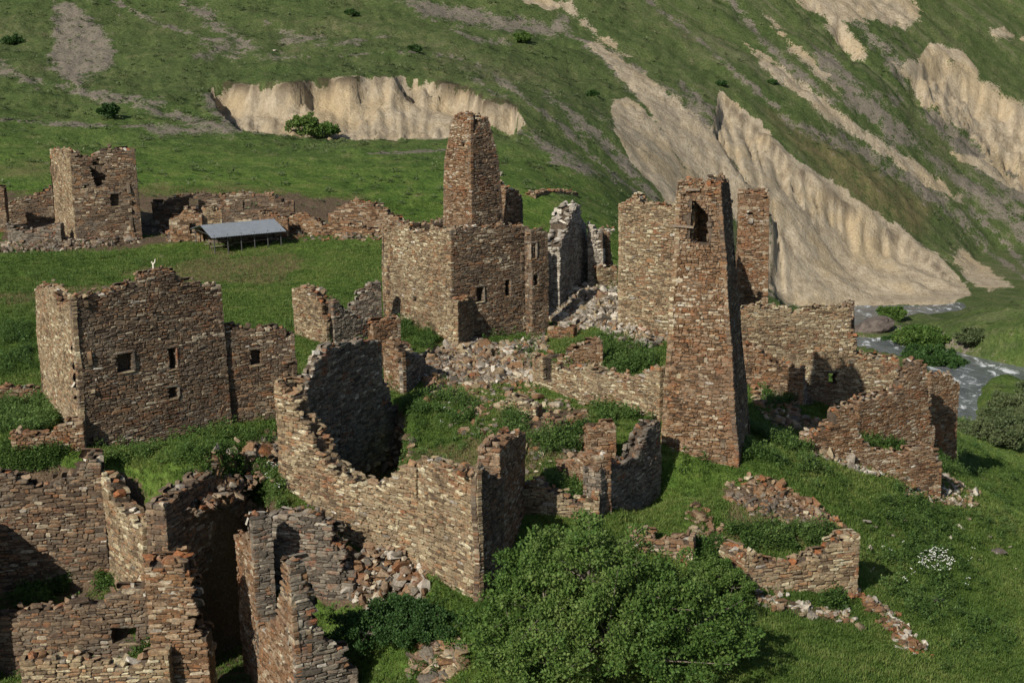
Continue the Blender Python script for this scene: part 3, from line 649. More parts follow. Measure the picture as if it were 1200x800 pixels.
def build_wall(S, root, W, wi, mt, holes=(), sc=1.0, base=None, near=True, name='wall', back=True, ends=(True, True),
               capmt='cap', capn=1.0, ragged=.12, core='core', front_ok=True, capsize=.42, gapv=0, frames=None, cuts=()):
    """one stretch of stone wall: recessed rubble core, coursed stones on both faces and ends, loose stones on top"""
    L, T = W.L, W.T
    loc = np.array(root.location)
    hl = []; pl = []; opn = []
    for hx in holes:                                        # photo rectangle, or ('w',u0,u1,z0,z1)
        if hx[0] == 'poly':
            pg = [W.from_px(*q_) for q_ in hx[1]]; pl.append(pg); continue
        if hx[0] == 'w': hl.append(hx[1:5])
        else:
            a = W.from_px(hx[0], hx[3]); b = W.from_px(hx[2], hx[1]); hl.append((min(a[0], b[0]), max(a[0], b[0]), a[1], b[1])); opn += [hl[-1]] if len(hx) > 4 else []
    def gb(u):
        p = W.P(u, W.zr, -T / 2); return H(p.x, p.y)
    nu = max(2, int(L / .6)); gl = [min(gb(L * k / nu), H(*W.P(L * k / nu, W.zr, .3).xy)) for k in range(nu + 1)]
    def bz(u): return (np.interp(u, np.linspace(0, L, nu + 1), gl) - .5) if base is None else base
    # core
    br = sorted(set([.05, L - .05] + [k * .4 for k in range(1, int(L / .4)) if k * .4 < L - .2] + [min(max(x, .05), L - .05) for h_ in hl for x in h_[:2]] + [x for pg in pl for x in np.arange(min(q_[0] for q_ in pg), max(q_[0] for q_ in pg), .12)]))
    def cross(pg, u):
        zz = []
        for (ua, za), (ub, zb) in zip(pg, pg[1:] + pg[:1]):
            if (ua > u) != (ub > u): zz.append(za + (zb - za) * (u - ua) / (ub - ua))
        zz.sort(); return list(zip(zz[::2], zz[1::2]))
    mb = MB(); ins = .07
    for u0, u1 in zip(br[:-1], br[1:]):
        if u1 - u0 < .01: continue
        um = (u0 + u1) / 2; top = min(W.h(um), max(W.h(u0), W.h(u1))) - .13; segs = [(bz(um), top)]
        for a0, a1, z0, z1 in hl + [(u0, u1, q0, q1) for pg in pl for q0, q1 in cross(pg, um)]:
            if a0 <= um <= a1:
                ns = []
                for s0, s1 in segs:
                    if z0 > s0: ns.append((s0, min(s1, z0)))
                    if z1 < s1: ns.append((max(s0, z1), s1))
                segs = ns
        for s0, s1 in segs:
            if s1 - s0 < .05: continue
            nz = max(1, int((s1 - s0) / 3.0)) if (W.bt2[1] or W.bt) else 1
            for k in range(nz):
                za = s0 + (s1 - s0) * k / nz; zb_ = s0 + (s1 - s0) * (k + 1) / nz
                c = [W.P(u, z, w) for z in (za, zb_) for w in (-ins, -T + ins) for u in (u0, u1)]
                for O in cuts:
                    for q_, p in enumerate(c):
                        x = (p - O.A).dot(O.n) + O.sh(p.z - O.zr); ul = (p - O.A).dot(O.t)
                        if x > -ins and -.8 < ul < O.L + .8: c[q_] = p - O.n * (x + ins)
                c = [tuple(np.array(p) - loc) for p in c]
                mb.add(c, [(0, 1, 5, 4), (3, 2, 6, 7), (2, 0, 4, 6), (1, 3, 7, 5), (4, 5, 7, 6), (1, 0, 2, 3)])
    if not gapv:
        for a0, a1, z0, z1 in [h_ for h_ in hl if h_ not in opn]:
            c = [tuple(np.array(W.P(u, z, w)) - loc) for z in (z0 - .02, z1 + .02) for w in (-min(.6, T - .12), -T + .02) for u in (a0 - .02, a1 + .02)]
            mb.add(c, [(0, 1, 5, 4), (3, 2, 6, 7), (2, 0, 4, 6), (1, 3, 7, 5), (4, 5, 7, 6), (1, 0, 2, 3)])
    wo = mb.build(name, M[core], root)
    # stones on a face
    n3 = np.array(W.n); t3 = np.array(W.t)
    R4 = B8 if near else B4
    def face(side):
        s_ = sc * (.73 if side > 0 else 1.4)
        z = min(gl) - .3 if base is None else base
        zt = float(W.zs.max())
        ph = random.random() * 100
        while z < zt + .1:
            ch = random.uniform(.08, .18) * s_
            if random.random() < .15: ch *= 1.5
            u = -random.uniform(0, .25)
            while u < L + .02:
                ln = (.13 * s_ + ch) * .5 * random.uniform(1.6, 4.8) if random.random() < .85 else ch * random.uniform(.9, 1.5)
                if u < .05 or u + ln > L - .1: ln *= 1.3
                u0, u1 = max(u, -.015), min(u + ln, L + .015); u = u + ln
                if u1 - u0 < .07 * s_: continue
                uc = (u0 + u1) / 2
                zc = z + ch / 2 + .10 * s_ * (math.sin(uc * .9 + ph + z * .7) * .6 + math.sin(uc * 2.3 + z * 1.9 + ph) * .4)
                zc += random.gauss(0, .022 * s_)
                if zc > W.h(uc) - .02 + random.gauss(0, ragged * .6): continue
                if zc < bz(uc) + .2: continue
                skip = False
                for a0, a1, z0, z1 in hl:
                    if z0 - ch * .3 < zc < z1 + ch * .3:
                        if u0 >= a0 - .02 and u1 <= a1 + .02: skip = True; break
                        if u0 < a0 < u1: u1 = a0 + random.uniform(-.03, .07)
                        if u0 < a1 < u1: u0 = a1 + random.uniform(-.07, .03)
                        if a0 + .02 <= (u0 + u1) / 2 <= a1 - .02: skip = True; break
                if pl and any(poly_in((u0 + u1) / 2, zc, pg) for pg in pl): continue
                if skip or u1 - u0 < .06 * s_: continue
                quoin = u0 < .02 or u1 > L - .02
                uc = (u0 + u1) / 2
                e = .055 * s_ * (random.random() - .4) + .05 * (math.sin(uc * 1.1 + ph) * math.sin(zc * 1.4 + ph))
                dp = .22
                w = (e - dp / 2) if side > 0 else (-T - e + dp / 2)
                c = W.P(uc, zc, w)
                if side < 0 and any((c - O.A).dot(O.n) + O.sh(zc - O.zr) > -.3 and -.8 < (c - O.A).dot(O.t) < O.L + .8 for O in cuts): continue
                sh_ = 1 - 2 * W.she(zc - W.zr) / L
                ln2 = (u1 - u0) * sh_ - .014 * s_; hh = ch * random.choice((random.uniform(.7, .9), random.uniform(.88, 1.04), random.uniform(.95, 1.18)))
                tilt = random.gauss(0, .075)
                if quoin: hh *= 1.3; tilt *= .4; e += .02
                ct, st = math.cos(tilt), math.sin(tilt)
                ax = t3 * ct + np.array([0, 0, st]); az = np.array([0, 0, ct]) - t3 * st
                ny = n3 if side > 0 else -n3
                if side > 0: ax = -ax
                S.add(tuple(c), rotm(ax * ln2, ny * dp, az * hh), random.randrange(*R4), mt if random.random() > .008 else 'white', wi, side > 0 and front_ok)
            z += ch
    face(1)
    if back: face(-1)
    def end(u, sgn):
        z = bz(u) + .2; zt = W.h(u)
        while z < zt - .04:
            ch = random.uniform(.11, .22) * sc; w = 0.0
            while w < T - .08:
                ln = min(random.uniform(.2, .5) * sc, T - w); 
                c = W.P(u, z + ch / 2, -(w + ln / 2)) + W.t * (sgn * (-.10 + random.uniform(-.02, .035)))
                S.add(tuple(c), rotm(n3 * (ln - .015) * sgn, t3 * sgn * .22, np.array([0, 0, ch * .94])), random.randrange(*R4), mt, wi, True)
                w += ln
            z += ch
    if ends[0]: end(0, -1)
    if ends[1]: end(L, 1)
    # reveals of openings: lintel and jambs
    for a0, a1, z0, z1 in hl:
        if gapv: continue
        wl = a1 - a0
        S.add(tuple(W.P((a0 + a1) / 2, z1 + .07, -.22)), rotm(-t3 * (wl + .3), n3 * .48, np.array([0, 0, .13])), random.randrange(*R4), 'grey', wi, True)
        S.add(tuple(W.P((a0 + a1) / 2, z0 - .05, -.18)), rotm(-t3 * (wl + .2), n3 * .42, np.array([0, 0, .09])), random.randrange(*R4), 'buff', wi, True)
        if frames:
            for sd, uu in ((-1, a0 - .05), (1, a1 + .05)):
                if frames in ('both', 'right') and sd > 0 or frames in ('both', 'left') and sd < 0:
                    S.add(tuple(W.P(uu, (z0 + z1) / 2, -.12)), rotm(-t3 * .10, n3 * .34, np.array([0, 0, z1 - z0 + .02])), random.randrange(*R4), 'grey', wi, True)
    # loose stones along the broken top
    if capn > 0:
        u = 0.0
        while u <= L:
            h0 = W.h(u); st = .24 / max(capn, .3) * capsize / .34
            slope = abs(W.h(min(u + .1, L)) - W.h(max(u - .1, 0))) / .2
            du = st / math.sqrt(1 + slope * slope)
            nw = max(1, int(T / (capsize * .95)))
            for k in range(nw):
                w = -(k + .5) / nw * T + random.uniform(-.06, .06)
                if random.random() < .08: continue
                sz = capsize * random.uniform(.65, 1.25)
                rock(S, W.P(u, h0 - .05 + random.uniform(-.08, .08), w), sz, capmt if random.random() < (.95 if capmt == 'white' else .5) else ('white' if random.random() < .12 else mt), .28, wi, True, .52)
                if random.random() < .16: rock(S, W.P(u, h0 + .16, w), sz * .8, mt, .4, wi, True, .55)
            u += max(du, .05)
    return wo

THINGS = []
def ruin(name, label, cat, specs, group=None, loc=None, limit=300, minpx=9.0):
    """specs: list of dicts for Wall + build_wall; one thing"""
    w0 = specs[0]['W']; p = loc or (w0.P(w0.L / 2, w0.zr, -w0.T / 2))
    root = empty(name, (p[0], p[1], H(p[0], p[1]) if loc is None else p[2]), label, cat, group)
    bpy.context.view_layer.update() if False else None
    S = Stones(); walls = []
    ws = [sp['W'] for sp in specs]
    for i, sp in enumerate(specs):
        cuts = []
        for O in ws:
            if O is sp['W']: continue
            me_ = sp['W']; e = [me_.A, me_.B]; f = [O.A, O.B]
            for a_ in (0, 1):
                for b_ in (0, 1):
                    if (e[a_] - f[b_]).xy.length < .6:
                        if (e[1 - a_] - O.A).dot(O.n) < -.3 and (f[1 - b_] - me_.A).dot(me_.n) < -.3: cuts.append(O)
        sp = dict(sp); sp['cuts'] = cuts; W = sp.pop('W'); extra = sp.pop('do', None)
        walls.append(build_wall(S, root, W, i, **sp))
        if extra: extra(S, root, W, i)
    S.bake(root, name, walls, limit, minpx)
    return root
def wl(a, b, top, T=.7, bt=0., bte=0., bt2=(99, 0), flip=False, world=False):
    W = Wall(a, b, T, bt, bte, bt2, flip).profile(top, world)
    us, zs = [], []; u = float(W.us[0]); end = float(W.us[-1])      # broken in steps of a few stones
    while u < end:
        st = random.uniform(.25, .75); j = random.uniform(-.13, .10); z0, z1 = W.h(u), W.h(min(u + st, end))
        k = .35 if abs(z1 - z0) > .15 else 1.0
        us += [u, min(u + st, end) - .01]; zm = (z0 + z1) / 2; zs += [zm * (1 - k) + z0 * k + j - (1 - k) * .0, zm * (1 - k) + z1 * k + j]; u += st
    if len(us) > 2: W.us, W.zs = np.array(us), np.array(zs)
    return W
def box_tops(W, z0, z1=None, wob=.15):
    n = max(3, int(W.L / .5)); z1 = z0 if z1 is None else z1
    return W.profile([(W.L * k / n, z0 + (z1 - z0) * k / n + random.uniform(-wob, wob)) for k in range(n + 1)], True)
# ------------------------------------------------------------------ ruins
def V3(p, z=None): return Vector((p.x, p.y, p.z if z is None else z))
def house(name, label, cat, C, A, B, left, front, mt, mtl=None, holesL=(), holesF=(), T=.75, bt=.012, drop=.6, group=None,
          sc=1.0, near=True, bt2=(99, 0), backz=None, base=None, limit=300, extra=(), frames=None, capsize=.34, minpx=9):
    """four walls: C back left, A front corner, B right corner; the fourth follows"""
    D = B + (C - A); D.z = C.z
    wL = wl(C, A, left, T, bt, bt, bt2); wF = wl(A, B, front, T, bt, bt, bt2)
    z0 = min(wL.zs.mean(), wF.zs.mean()) - drop if backz is None else backz
    wR = box_tops(Wall(B, D, T, bt, bt, bt2), z0); wB = box_tops(Wall(D, C, T, bt, bt, bt2), z0)
    k = dict(mt=mt, sc=sc, near=near, base=base, capsize=capsize, ends=(False, False))
    sp = [dict(k, W=wL, mt=mtl or mt, holes=holesL), dict(k, W=wF, holes=holesF, frames=frames), dict(k, W=wR, sc=sc * 1.25), dict(k, W=wB, sc=sc * 1.25)]
    return ruin(name, label, cat, sp + list(extra), group, limit=limit, minpx=minpx)

# --- big house on the left
_C, _A, _B = G(50, 470), G(97, 523), G(272, 498)
house('ruined_house', 'large roofless stone house with two windows side by side, on the left', 'ruined house', _C, _A, _B,
      [(37,337),(52,335),(60,338),(65,356),(74,358),(82,347),(93,351)],
      [(93,351),(112,346),(130,341),(146,336),(157,330),(168,324),(180,318),(195,316),(204,324),(212,330),(240,332),(259,334)],
      'brown', 'buff', holesF=[(138,413,155,437),(199,407,206,433),(198,453,208,467)], frames='right', drop=1.6, limit=300)
_a = G(272, 498) + Vector((-.25, .12, 0)); _b = G(351, 490)
_w = wl(_a, _b, [(265,387),(280,384),(300,386),(318,383),(332,382),(340,390)], .75, .01, .01)
ruin('ruined_annex', 'low stone annex with one small window at the right of the large left house', 'ruined house',
     [dict(W=_w, mt='brown', holes=[(294,409,306,428)]), dict(W=box_tops(Wall(_b, _b + Vector((-2.5, 5, 0)), .7), _w.zs[-1] - 1.3), mt='brown', ends=(False, True))])
_w = wl(G(16,540), G(100,528), [(14,510),(30,508),(45,514),(60,511),(68,500),(80,492),(95,494),(100,505)], .9)
ruin('low_wall', 'low broken wall stub in the grass under the left corner of the large house', 'wall', [dict(W=_w, mt='rust')])
_w = wl(G(-30,470), G(53,466), [(-30,456),(0,456),(20,453),(40,455),(53,460)], .7)
ruin('low_wall', 'low rust coloured wall leaving the frame behind the large left house', 'wall', [dict(W=_w, mt='rust')])

# --- the great tower
_A, _B = at(774, 514, 68.5), at(864, 548, 67.35); _d = (_B - _A); _d.z = 0; _dn = _d.normalized(); _p = Vector((-_dn.y, _dn.x, 0)) * 4.0
_A.z = H(_A.x, _A.y); _B.z = _A.z
_LN = -.022
_tw = Wall(_A, _B, .8, .068, .068); _tw.lean = _LN; _tw.profile([(792,216),(797,212),(802,214),(806,216),(812,212),(818,211),(822,215),(826,222),(830,213),(838,212),(846,213),(849,216)]); _tz = float(_tw.zs.mean())

_sp = [dict(W=_tw, mt='rust', holes=[('w', *h_) for h_ in []] + [('poly',[(803,278),(806,264),(800,256),(804,250),(812,250),(806,240),(808,232),(815,236),(821,243),(829,250),(834,262),(836,277),(829,287),(815,286)])], gapv=1, capsize=.3, ends=(False, False), base=-3.5)]
_R = Wall(_B, _B + _p, .8, .068 - _LN, .068); _R.zr = _A.z
_L = Wall(_A + _p, _A, .8, .068 + _LN, .068); _K = Wall(_B + _p, _A + _p, .8, .068, .068); _K.lean = -_LN
def beam(S, root, W, i):
    loc = root.location
    for px, py, l, tl in ((800,265,1.1,.05),(812,222,.7,-.04)):
        u, z = W.from_px(px, py); p = W.P(u, z, .06) - loc
        mb = MB(); mb.box(p, (l, .14, .10), math.atan2(W.t.y, W.t.x), tl); mb.build('beam', M['wood'], root)
_sp[0]['do'] = beam
_sp += [dict(W=box_tops(_R, _tz - .1, None, .35), mt='brown', base=-3.5, ends=(False, False), back=True), dict(W=box_tops(_K, _tz - .9, None, .5), mt='brown', base=-3.5, ends=(False, False), sc=1.2),
        dict(W=box_tops(_L, _tz - .2, None, .3), mt='buff', base=-3.5, ends=(False, False))]
ruin('defence_tower', 'tallest rust brown stone tower with a jagged hole near its top, right of centre', 'tower', _sp)

# --- slender tower behind it
_A, _B = at(863, 362, 97), at(900, 362, 96.6); _B.z = _A.z
_w = wl(_A, _B, [(861,227),(868,226),(880,226),(896,227)], .6, .012, .012)
_p = Vector((.3, 2.6, 0)); _z = float(_w.zs.mean())
def peg(S, root, W, i):
    u, z = W.from_px(880, 259); p = W.P(u, z, .05) - root.location
    V, F = TPL[24]; link('pale_stone', mk_mesh('pale_stone', V * [.5, .35, .4], F, [M['white']]), root, p)
    u, z = W.from_px(899, 253); p = W.P(u, z, -.3) - root.location
    mb = MB(); mb.box(p, (.6, .14, .12)); mb.build('beam', M['darkwood'], root)
ruin('watch_tower', 'slender flat topped stone tower standing behind the tallest tower', 'tower',
     [dict(W=_w, mt='rust', base=-4, ends=(False, False), do=peg, holes=[(876,249,883,252)], gapv=1), dict(W=box_tops(Wall(_B, _B + _p, .6, .012, .012), _z, None, .1), mt='rust', base=-4, ends=(False, False)),
      dict(W=box_tops(Wall(_B + _p, _A + _p, .6, .012, .012), _z, None, .1), mt='rust', base=-4, ends=(False, False), sc=1.3), dict(W=box_tops(Wall(_A + _p, _A, .6, .012, .012), _z, None, .1), mt='rust', base=-4, ends=(False, False))], limit=120)

# --- pale wall left of the great tower
_A, _B = at(724, 330, 91), at(806, 350, 87.5); _A.z = _B.z = 1.5
_w = wl(_A, _B, [(720,240),(735,238),(760,239),(785,241),(806,240)], .8, .01, .0)
ruin('ruined_house', 'tall flat topped pale house wall between the rubble slope and the tallest tower', 'ruined house',
     [dict(W=_w, mt='buff', base=-1), dict(W=box_tops(Wall(_A + Vector((1.6, 5.5, 0)), _A + Vector((.3, .8, 0)), .7), float(_w.zs.mean()) - .3), mt='buff', base=-1, ends=(True, False)),
      dict(W=box_tops(Wall(_B, _B + Vector((1.4, 5.0, 0)), .7), float(_w.zs.mean()) - .3), mt='brown', base=-1, ends=(False, True))])

# --- central house and its slender tower
_C, _A, _B = G(449, 371), G(531, 401), G(625, 386)
_st = wl(_A + Vector((.4, -1.5, 0)), _A + Vector((1.3, 1.0, 0)), [(541,352),(548,349),(556,353),(562,362),(566,372)], .7)
house('ruined_house', 'square central stone house with a sunlit left face, right below the pointed tower', 'ruined house', _C, _A, _B,
      [(445,266),(455,263),(465,262),(474,264),(485,272),(495,272),(505,268),(528,270)],
      [(528,270),(545,268),(560,267),(580,265),(600,266),(622,268)], 'brown', 'buff',
      holesL=[(484,349,488,353)], holesF=[(559,336,567,354),(592,328,598,347)], T=.8, drop=.3, frames='right',
      extra=[dict(W=_st, mt='buff', base=-.5)])
_A = at(624, 386, 89.4); _B = at(643, 345, 90.2); _A.z = _B.z = 1.2
_w = wl(_A, _B, [(622,272),(630,268),(638,269),(644,274)], .7)
ruin('ruined_annex', 'narrow annex with two stacked slit windows, right of the central house', 'ruined house',
     [dict(W=_w, mt='brown', base=-1, holes=[(623,285,628,303),(624,322,631,335)], frames='both')], limit=120)
_C, _A, _B = at(519, 270, 92.6), at(553, 272, 90.3), at(590, 266, 92.0)
for q_ in (_C, _A, _B): q_.z = _A.z
house('pointed_tower', 'tapering pointed stone tower with a split top, rising behind the central house', 'tower', _C, _A, _B,
      [(530,139),(534,135),(541,133),(546,131),(550,132)], [(550,132),(552,150),(555,166),(558,160),(560,144),(563,134),(567,138)],
      'brown', 'rust', holesL=[(541,168,544,172)], holesF=[], T=.5, bt=.035, bt2=(4.4, .13), base=.5, limit=160, drop=2.0, capsize=.28)
_A = at(580, 262, 98.5); _B = at(603, 262, 97.5); _D = at(613, 262, 101); _A.z = _B.z = _D.z = 4
ruin('ruined_hut', 'small broken hut wall just right of the pointed tower', 'ruined house',
     [dict(W=wl(_A, _B, [(582,215),(588,214),(592,220),(598,225),(603,224)], .6), mt='rust', base=1), dict(W=wl(_B, _D, [(603,224),(612,228),(613,240)], .6), mt='brown', base=1)], limit=60)
# --- jagged ruin with pale rim
_A = at(656, 334, 94); _B = at(692, 334, 101.5); _A.z = _B.z = 2
ruin('ruined_house', 'jagged pale rimmed gable wall with a dark inner face behind the rubble slope', 'ruined house',
     [dict(W=wl(at(689, 334, 99.0), at(707, 334, 98.8), [(688,262),(694,264),(700,272),(704,284),(708,300),(712,312)], 1.0), mt='white', base=-.5, capmt='white', capsize=.55),
      dict(W=wl(_A, _B, [(655,294),(659,284),(664,268),(669,254),(673,243),(677,238),(681,246),(685,262),(688,270),(692,290)], 1.25), mt='white', base=-.5, capmt='white', capsize=.62)], limit=120)
_A = at(697, 330, 101); _B = at(713, 330, 100); _D = at(720, 330, 104); _A.z = _B.z = _D.z = 2.5
ruin('ruined_house', 'broken rust house corner between the pale rimmed gable and tall pale wall', 'ruined house',
     [dict(W=wl(_A, _B, [(694,268),(700,270),(711,270),(713,272)], .9), mt='rust', base=0, capmt='white', ends=(True, False)), dict(W=wl(_B, _D, [(713,272),(716,290),(719,318),(720,322)], .7), mt='brown', base=0),
      dict(W=wl(at(700, 332, 98.5), at(723, 330, 99), [(700,316),(706,310),(714,312),(719,318)], .8), mt='buff', base=0)], limit=80)

# --- stub tower with the broken corner
_A, _B = G(345, 392), G(384, 405); _D = at(444, 394, 88.5); _E = at(413, 378, 90); _F = at(448, 376, 91)
_D.z = H(_D.x, _D.y); _E.z = H(_E.x, _E.y); _F.z = _E.z
ruin('ruined_house', 'broken house corner with a red capped sunlit face, left of the central house', 'ruined house',
     [dict(W=wl(_A, _B, [(344,339),(355,338),(368,340),(374,352),(379,376),(384,394)], .8), mt='buff', ends=(True, False)),
      dict(W=wl(_B + Vector((.4, .3, 0)), _D, [(384,346),(388,344),(392,350),(398,360),(412,371),(430,377),(444,379)], .8), mt='grey', ends=(False, True)),
      dict(W=wl(_E, _F, [(413,370),(418,355),(424,340),(431,332),(448,331)], .7), mt='grey', capmt='white')])

# --- long lit wall and its dark room
_A = gz(327, 563, .5); _K = gz(491, 662, -1.5); _B = gz(562, 709, -1.9)
_W1 = wl(_A, _K, [(324,449),(335,447),(341,465),(349,482),(357,500),(364,512),(375,531),(386,545),(397,556),(410,565),(424,570),(442,571),(461,558),(475,548),(487,541),(491,542)], .95, .01)
_W2 = wl(_K, _B, [(491,542),(510,546),(525,551),(540,553),(552,549),(562,549)], .95, .01)
_E = at(592, 668, 57.2); _E.z = -1.6
_We = wl(_B, _E, [(562,550),(570,554),(580,558),(592,562)], .8)
_F = at(588, 640, 57.4); _Gp = at(617, 640, 61.5); _F.z = _Gp.z = -1.4
_Wf = wl(_F, _Gp, [(588,528),(594,518),(600,511),(613,506),(617,512)], .95)
_P3 = at(357, 520, 66.0); _Q3 = at(450, 480, 73.3); _P3.z = _Q3.z = .2
_t3 = (_Q3 - _P3) * .30; _M3 = _P3 + _t3
_W3a = wl(_P3, _M3, [(356,470),(360,465),(361,448),(366,445),(367,430),(372,427),(374,413),(379,409),(386,405)], .55)
_W3 = wl(_M3, _Q3, [(376,409),(386,406),(395,402),(410,400),(425,401),(436,397),(446,399),(450,404)], .6)
_R3 = at(478, 520, 75.6); _R3.z = .2
_W3b = wl(_Q3, _R3, [(450,436),(456,462),(463,478),(470,490),(478,500)], .6)
ruin('ruined_house', 'long roofless house with a sweeping sunlit wall and dark inner room, centre foreground', 'ruined house',
     [dict(W=_W1, mt='buff', base=-3.2, capsize=.46, capmt='buff', sc=1.15, ends=(True, False)), dict(W=_W2, mt='buff', base=-4.2, capsize=.42, sc=1.15, ends=(False, False)), dict(W=_We, mt='brown', base=-4, ends=(False, True)),
      dict(W=_Wf, mt='rust', base=-4), dict(W=_W3a, mt='grey', base=-3.2, capmt='white', capsize=.46, sc=1.2, ends=(True, False)), dict(W=_W3, mt='grey', base=-3.2, capmt='rust', capsize=.45, sc=1.2), dict(W=_W3b, mt='grey', base=-3.2, capmt='grey', sc=1.2, capsize=.45, ends=(False, True))], limit=300)
# --- house right of it
_A, _B = G(611, 602), G(702, 612)
_P5 = G(704, 606); _Q5 = at(774, 592, _P5.y + 5.2); _Q5.z = H(_Q5.x, _Q5.y)
_L5 = at(652, 560, _P5.y + 3.6); _L5.z = H(_L5.x, _L5.y)
ruin('ruined_house', 'broken house with a large dark shaded wall, between leafy bush and tallest tower', 'ruined house',
     [dict(W=wl(_P5, _Q5, [(705,551),(709,549),(716,545),(726,548),(731,537),(742,539),(748,537),(754,520),(757,508),(765,499),(772,491),(775,495)], .9), mt='grey', base=-4, capsize=.38),
      dict(W=wl(_A, _B, [(609,582),(614,570),(620,566),(635,569),(649,571),(658,577),(664,583),(671,592),(681,587),(692,583),(702,580)], .8), mt='buff', capsize=.42),
      dict(W=wl(_L5, _P5 + Vector((-.2, .2, 0)), [(645,545),(655,540),(668,537),(680,533),(692,531),(704,546)], .8), mt='rust', base=-2, capsize=.4),
      dict(W=wl(at(689, 530, _P5.y + 4.4), at(722, 530, _P5.y + 4.6), [(689,504),(700,500),(719,502),(722,510)], .8), mt='rust', base=-1)])

ruin('low_wall', 'squat stub of red stones left of the small square pier in the central yard', 'wall', [dict(W=wl(G(644,510), G(664,508), [(645,492),(650,487),(657,490),(663,497)], .7), mt='rust', capsize=.45)], limit=40)
ruin('low_wall', 'tiny leaning wall remnant just left of the tall weeds in the central yard', 'wall', [dict(W=wl(G(671,502), G(682,500), [(671,490),(676,484),(682,487)], .6), mt='rust', capsize=.45)], limit=30)
ruin('low_wall', 'low broken line of wall below the rubble field of the central yard', 'wall', [dict(W=wl(G(586,484), G(628,490), [(586,472),(595,466),(606,470),(615,468),(622,476),(628,482)], .8), mt='buff', capsize=.45, capmt='grey')], limit=60)
# --- middle courtyard walls
ruin('ruined_house', 'long low sunlit wall with a small doorway, left of the tallest tower', 'ruined house',
     [dict(W=wl(G(624, 449), G(772, 494), [(624,420),(630,417),(640,414),(648,414),(650,432),(662,432),(685,431),(700,436),(711,439),(737,443),(755,438),(772,434)], .7), mt='buff', holes=[(636,421,647,446)], gapv=1),
      dict(W=wl(at(655, 432, G(655, 440).y + 2.4), at(706, 430, G(705, 440).y + 1.6), [(655,419),(662,414),(670,410),(680,404),(690,400),(703,398),(706,410)], .7), mt='rust'),
      dict(W=wl(G(642, 396), G(672, 396), [(642,383),(655,382),(672,386)], .6), mt='rust')], limit=200)
_A, _B = G(450, 454), G(473, 462); _D = at(512, 446, _B.y + 5.0); _D.z = H(_D.x, _D.y)
ruin('ruined_hut', 'small stone corner stub beside the rubble field, below the central house', 'ruined house',
     [dict(W=wl(_A, _B, [(448,405),(455,402),(465,404),(473,417)], .8), mt='rust', ends=(True, False)), dict(W=wl(_B, _D, [(473,417),(484,414),(498,421),(512,433)], .7), mt='grey', ends=(False, True)),
      dict(W=wl(at(438, 405, _A.y + 3), at(470, 398, _A.y + 4), [(438,378),(450,374),(462,370),(470,372)], .6), mt='rust')], limit=120)

# --- right hand complex
_A = at(862, 480, 85.2); _B = at(1052, 470, 86.6); _A.z = -2; _B.z = -2
ruin('ruined_house', 'long tall wall behind the foot of the tallest tower, crossed by its shadow', 'ruined house',
     [dict(W=wl(_A, _B, [(862,366),(867,364),(886,359),(905,359),(924,361),(931,369),(939,369),(944,361),(960,362),(980,361),(998,363),(1000,416),(1015,417),(1030,415),(1045,418),(1052,424)], .8), mt='buff', base=-8, holes=[(971,437,981,451,'open')]),
      dict(W=box_tops(Wall(at(998, 440, 87.0), at(998, 440, 87.0) + Vector((1.2, 5, 0)), .7), float(at(998, 374, 87.0).z)), mt='brown', base=-7)], loc=(19, 86.5, -4))
_A = at(868, 480, 84.0); _B = at(940, 490, 83.0); _D = at(956, 486, 85.6)
for q_ in (_A, _B, _D): q_.z = -2
ruin('ruined_hut', 'crumbled sloping wall overgrown with weeds, right beside the foot of the tallest tower', 'ruined house',
     [dict(W=wl(_A, _B, [(868,404),(878,400),(888,408),(900,420),(915,430),(930,428),(938,434)], 1.0), mt='rust', base=-5, capsize=.45), dict(W=wl(_B, _D, [(938,434),(946,450),(953,468),(958,478)], .8), mt='grey', base=-5, ends=(False, True))], limit=150)
ruin('ruined_house', 'broken wall with a small red pinnacle, lowest on the slope above the river', 'ruined house',
     [dict(W=wl(G(946, 526), G(1102, 588), [(946,510),(960,508),(972,512),(975,489),(985,484),(992,477),(997,472),(1004,481),(1008,519),(1020,524),(1033,530),(1048,532),(1060,535),(1070,526),(1080,522),(1092,523),(1102,540),(1108,558)], .8), mt='rust', capsize=.4)], limit=250)
_A, _B = G(1005, 514), G(1094, 536); _C, _D = at(1088, 505, _B.y + 3.5), at(1122, 500, _B.y + 5)
_C.z = H(_C.x, _C.y); _D.z = H(_D.x, _D.y)
ruin('ruined_house', 'stepped stone wall with a raised red corner pier, nearest the river', 'ruined house',
     [dict(W=wl(_A, _B, [(1005,470),(1012,465),(1020,468),(1030,463),(1042,463),(1055,457),(1060,450),(1063,436),(1067,425),(1076,423),(1085,424),(1088,445),(1091,500)], .8), mt='rust'),
      dict(W=wl(_C, _D, [(1086,441),(1100,438),(1112,437),(1119,441),(1122,450)], .7), mt='rust', base=-12)], limit=200)
# --- low enclosure lower right
_A, _K, _B = G(836, 652), G(871, 690), G(1005, 699)
ruin('low_wall', 'low square cornered enclosure wall with a bright orange top corner, lower right', 'wall',
     [dict(W=wl(_A, _K, [(833,636),(845,640),(858,646),(871,651)], .8), mt='buff', capsize=.42), dict(W=wl(_K, _B, [(871,651),(890,655),(905,657),(930,660),(950,654),(970,646),(980,636),(988,629),(1006,628)], .8), mt='buff', capsize=.42, sc=1.25)], limit=250)
ruin('low_wall', 'short crumbling rust wall at the right edge of the big leafy bush', 'wall',
     [dict(W=wl(G(738, 642), G(812, 664), [(738,624),(748,622),(760,629),(772,638),(782,640),(790,634),(800,628),(812,633)], .9), mt='rust', capsize=.42)], limit=150)

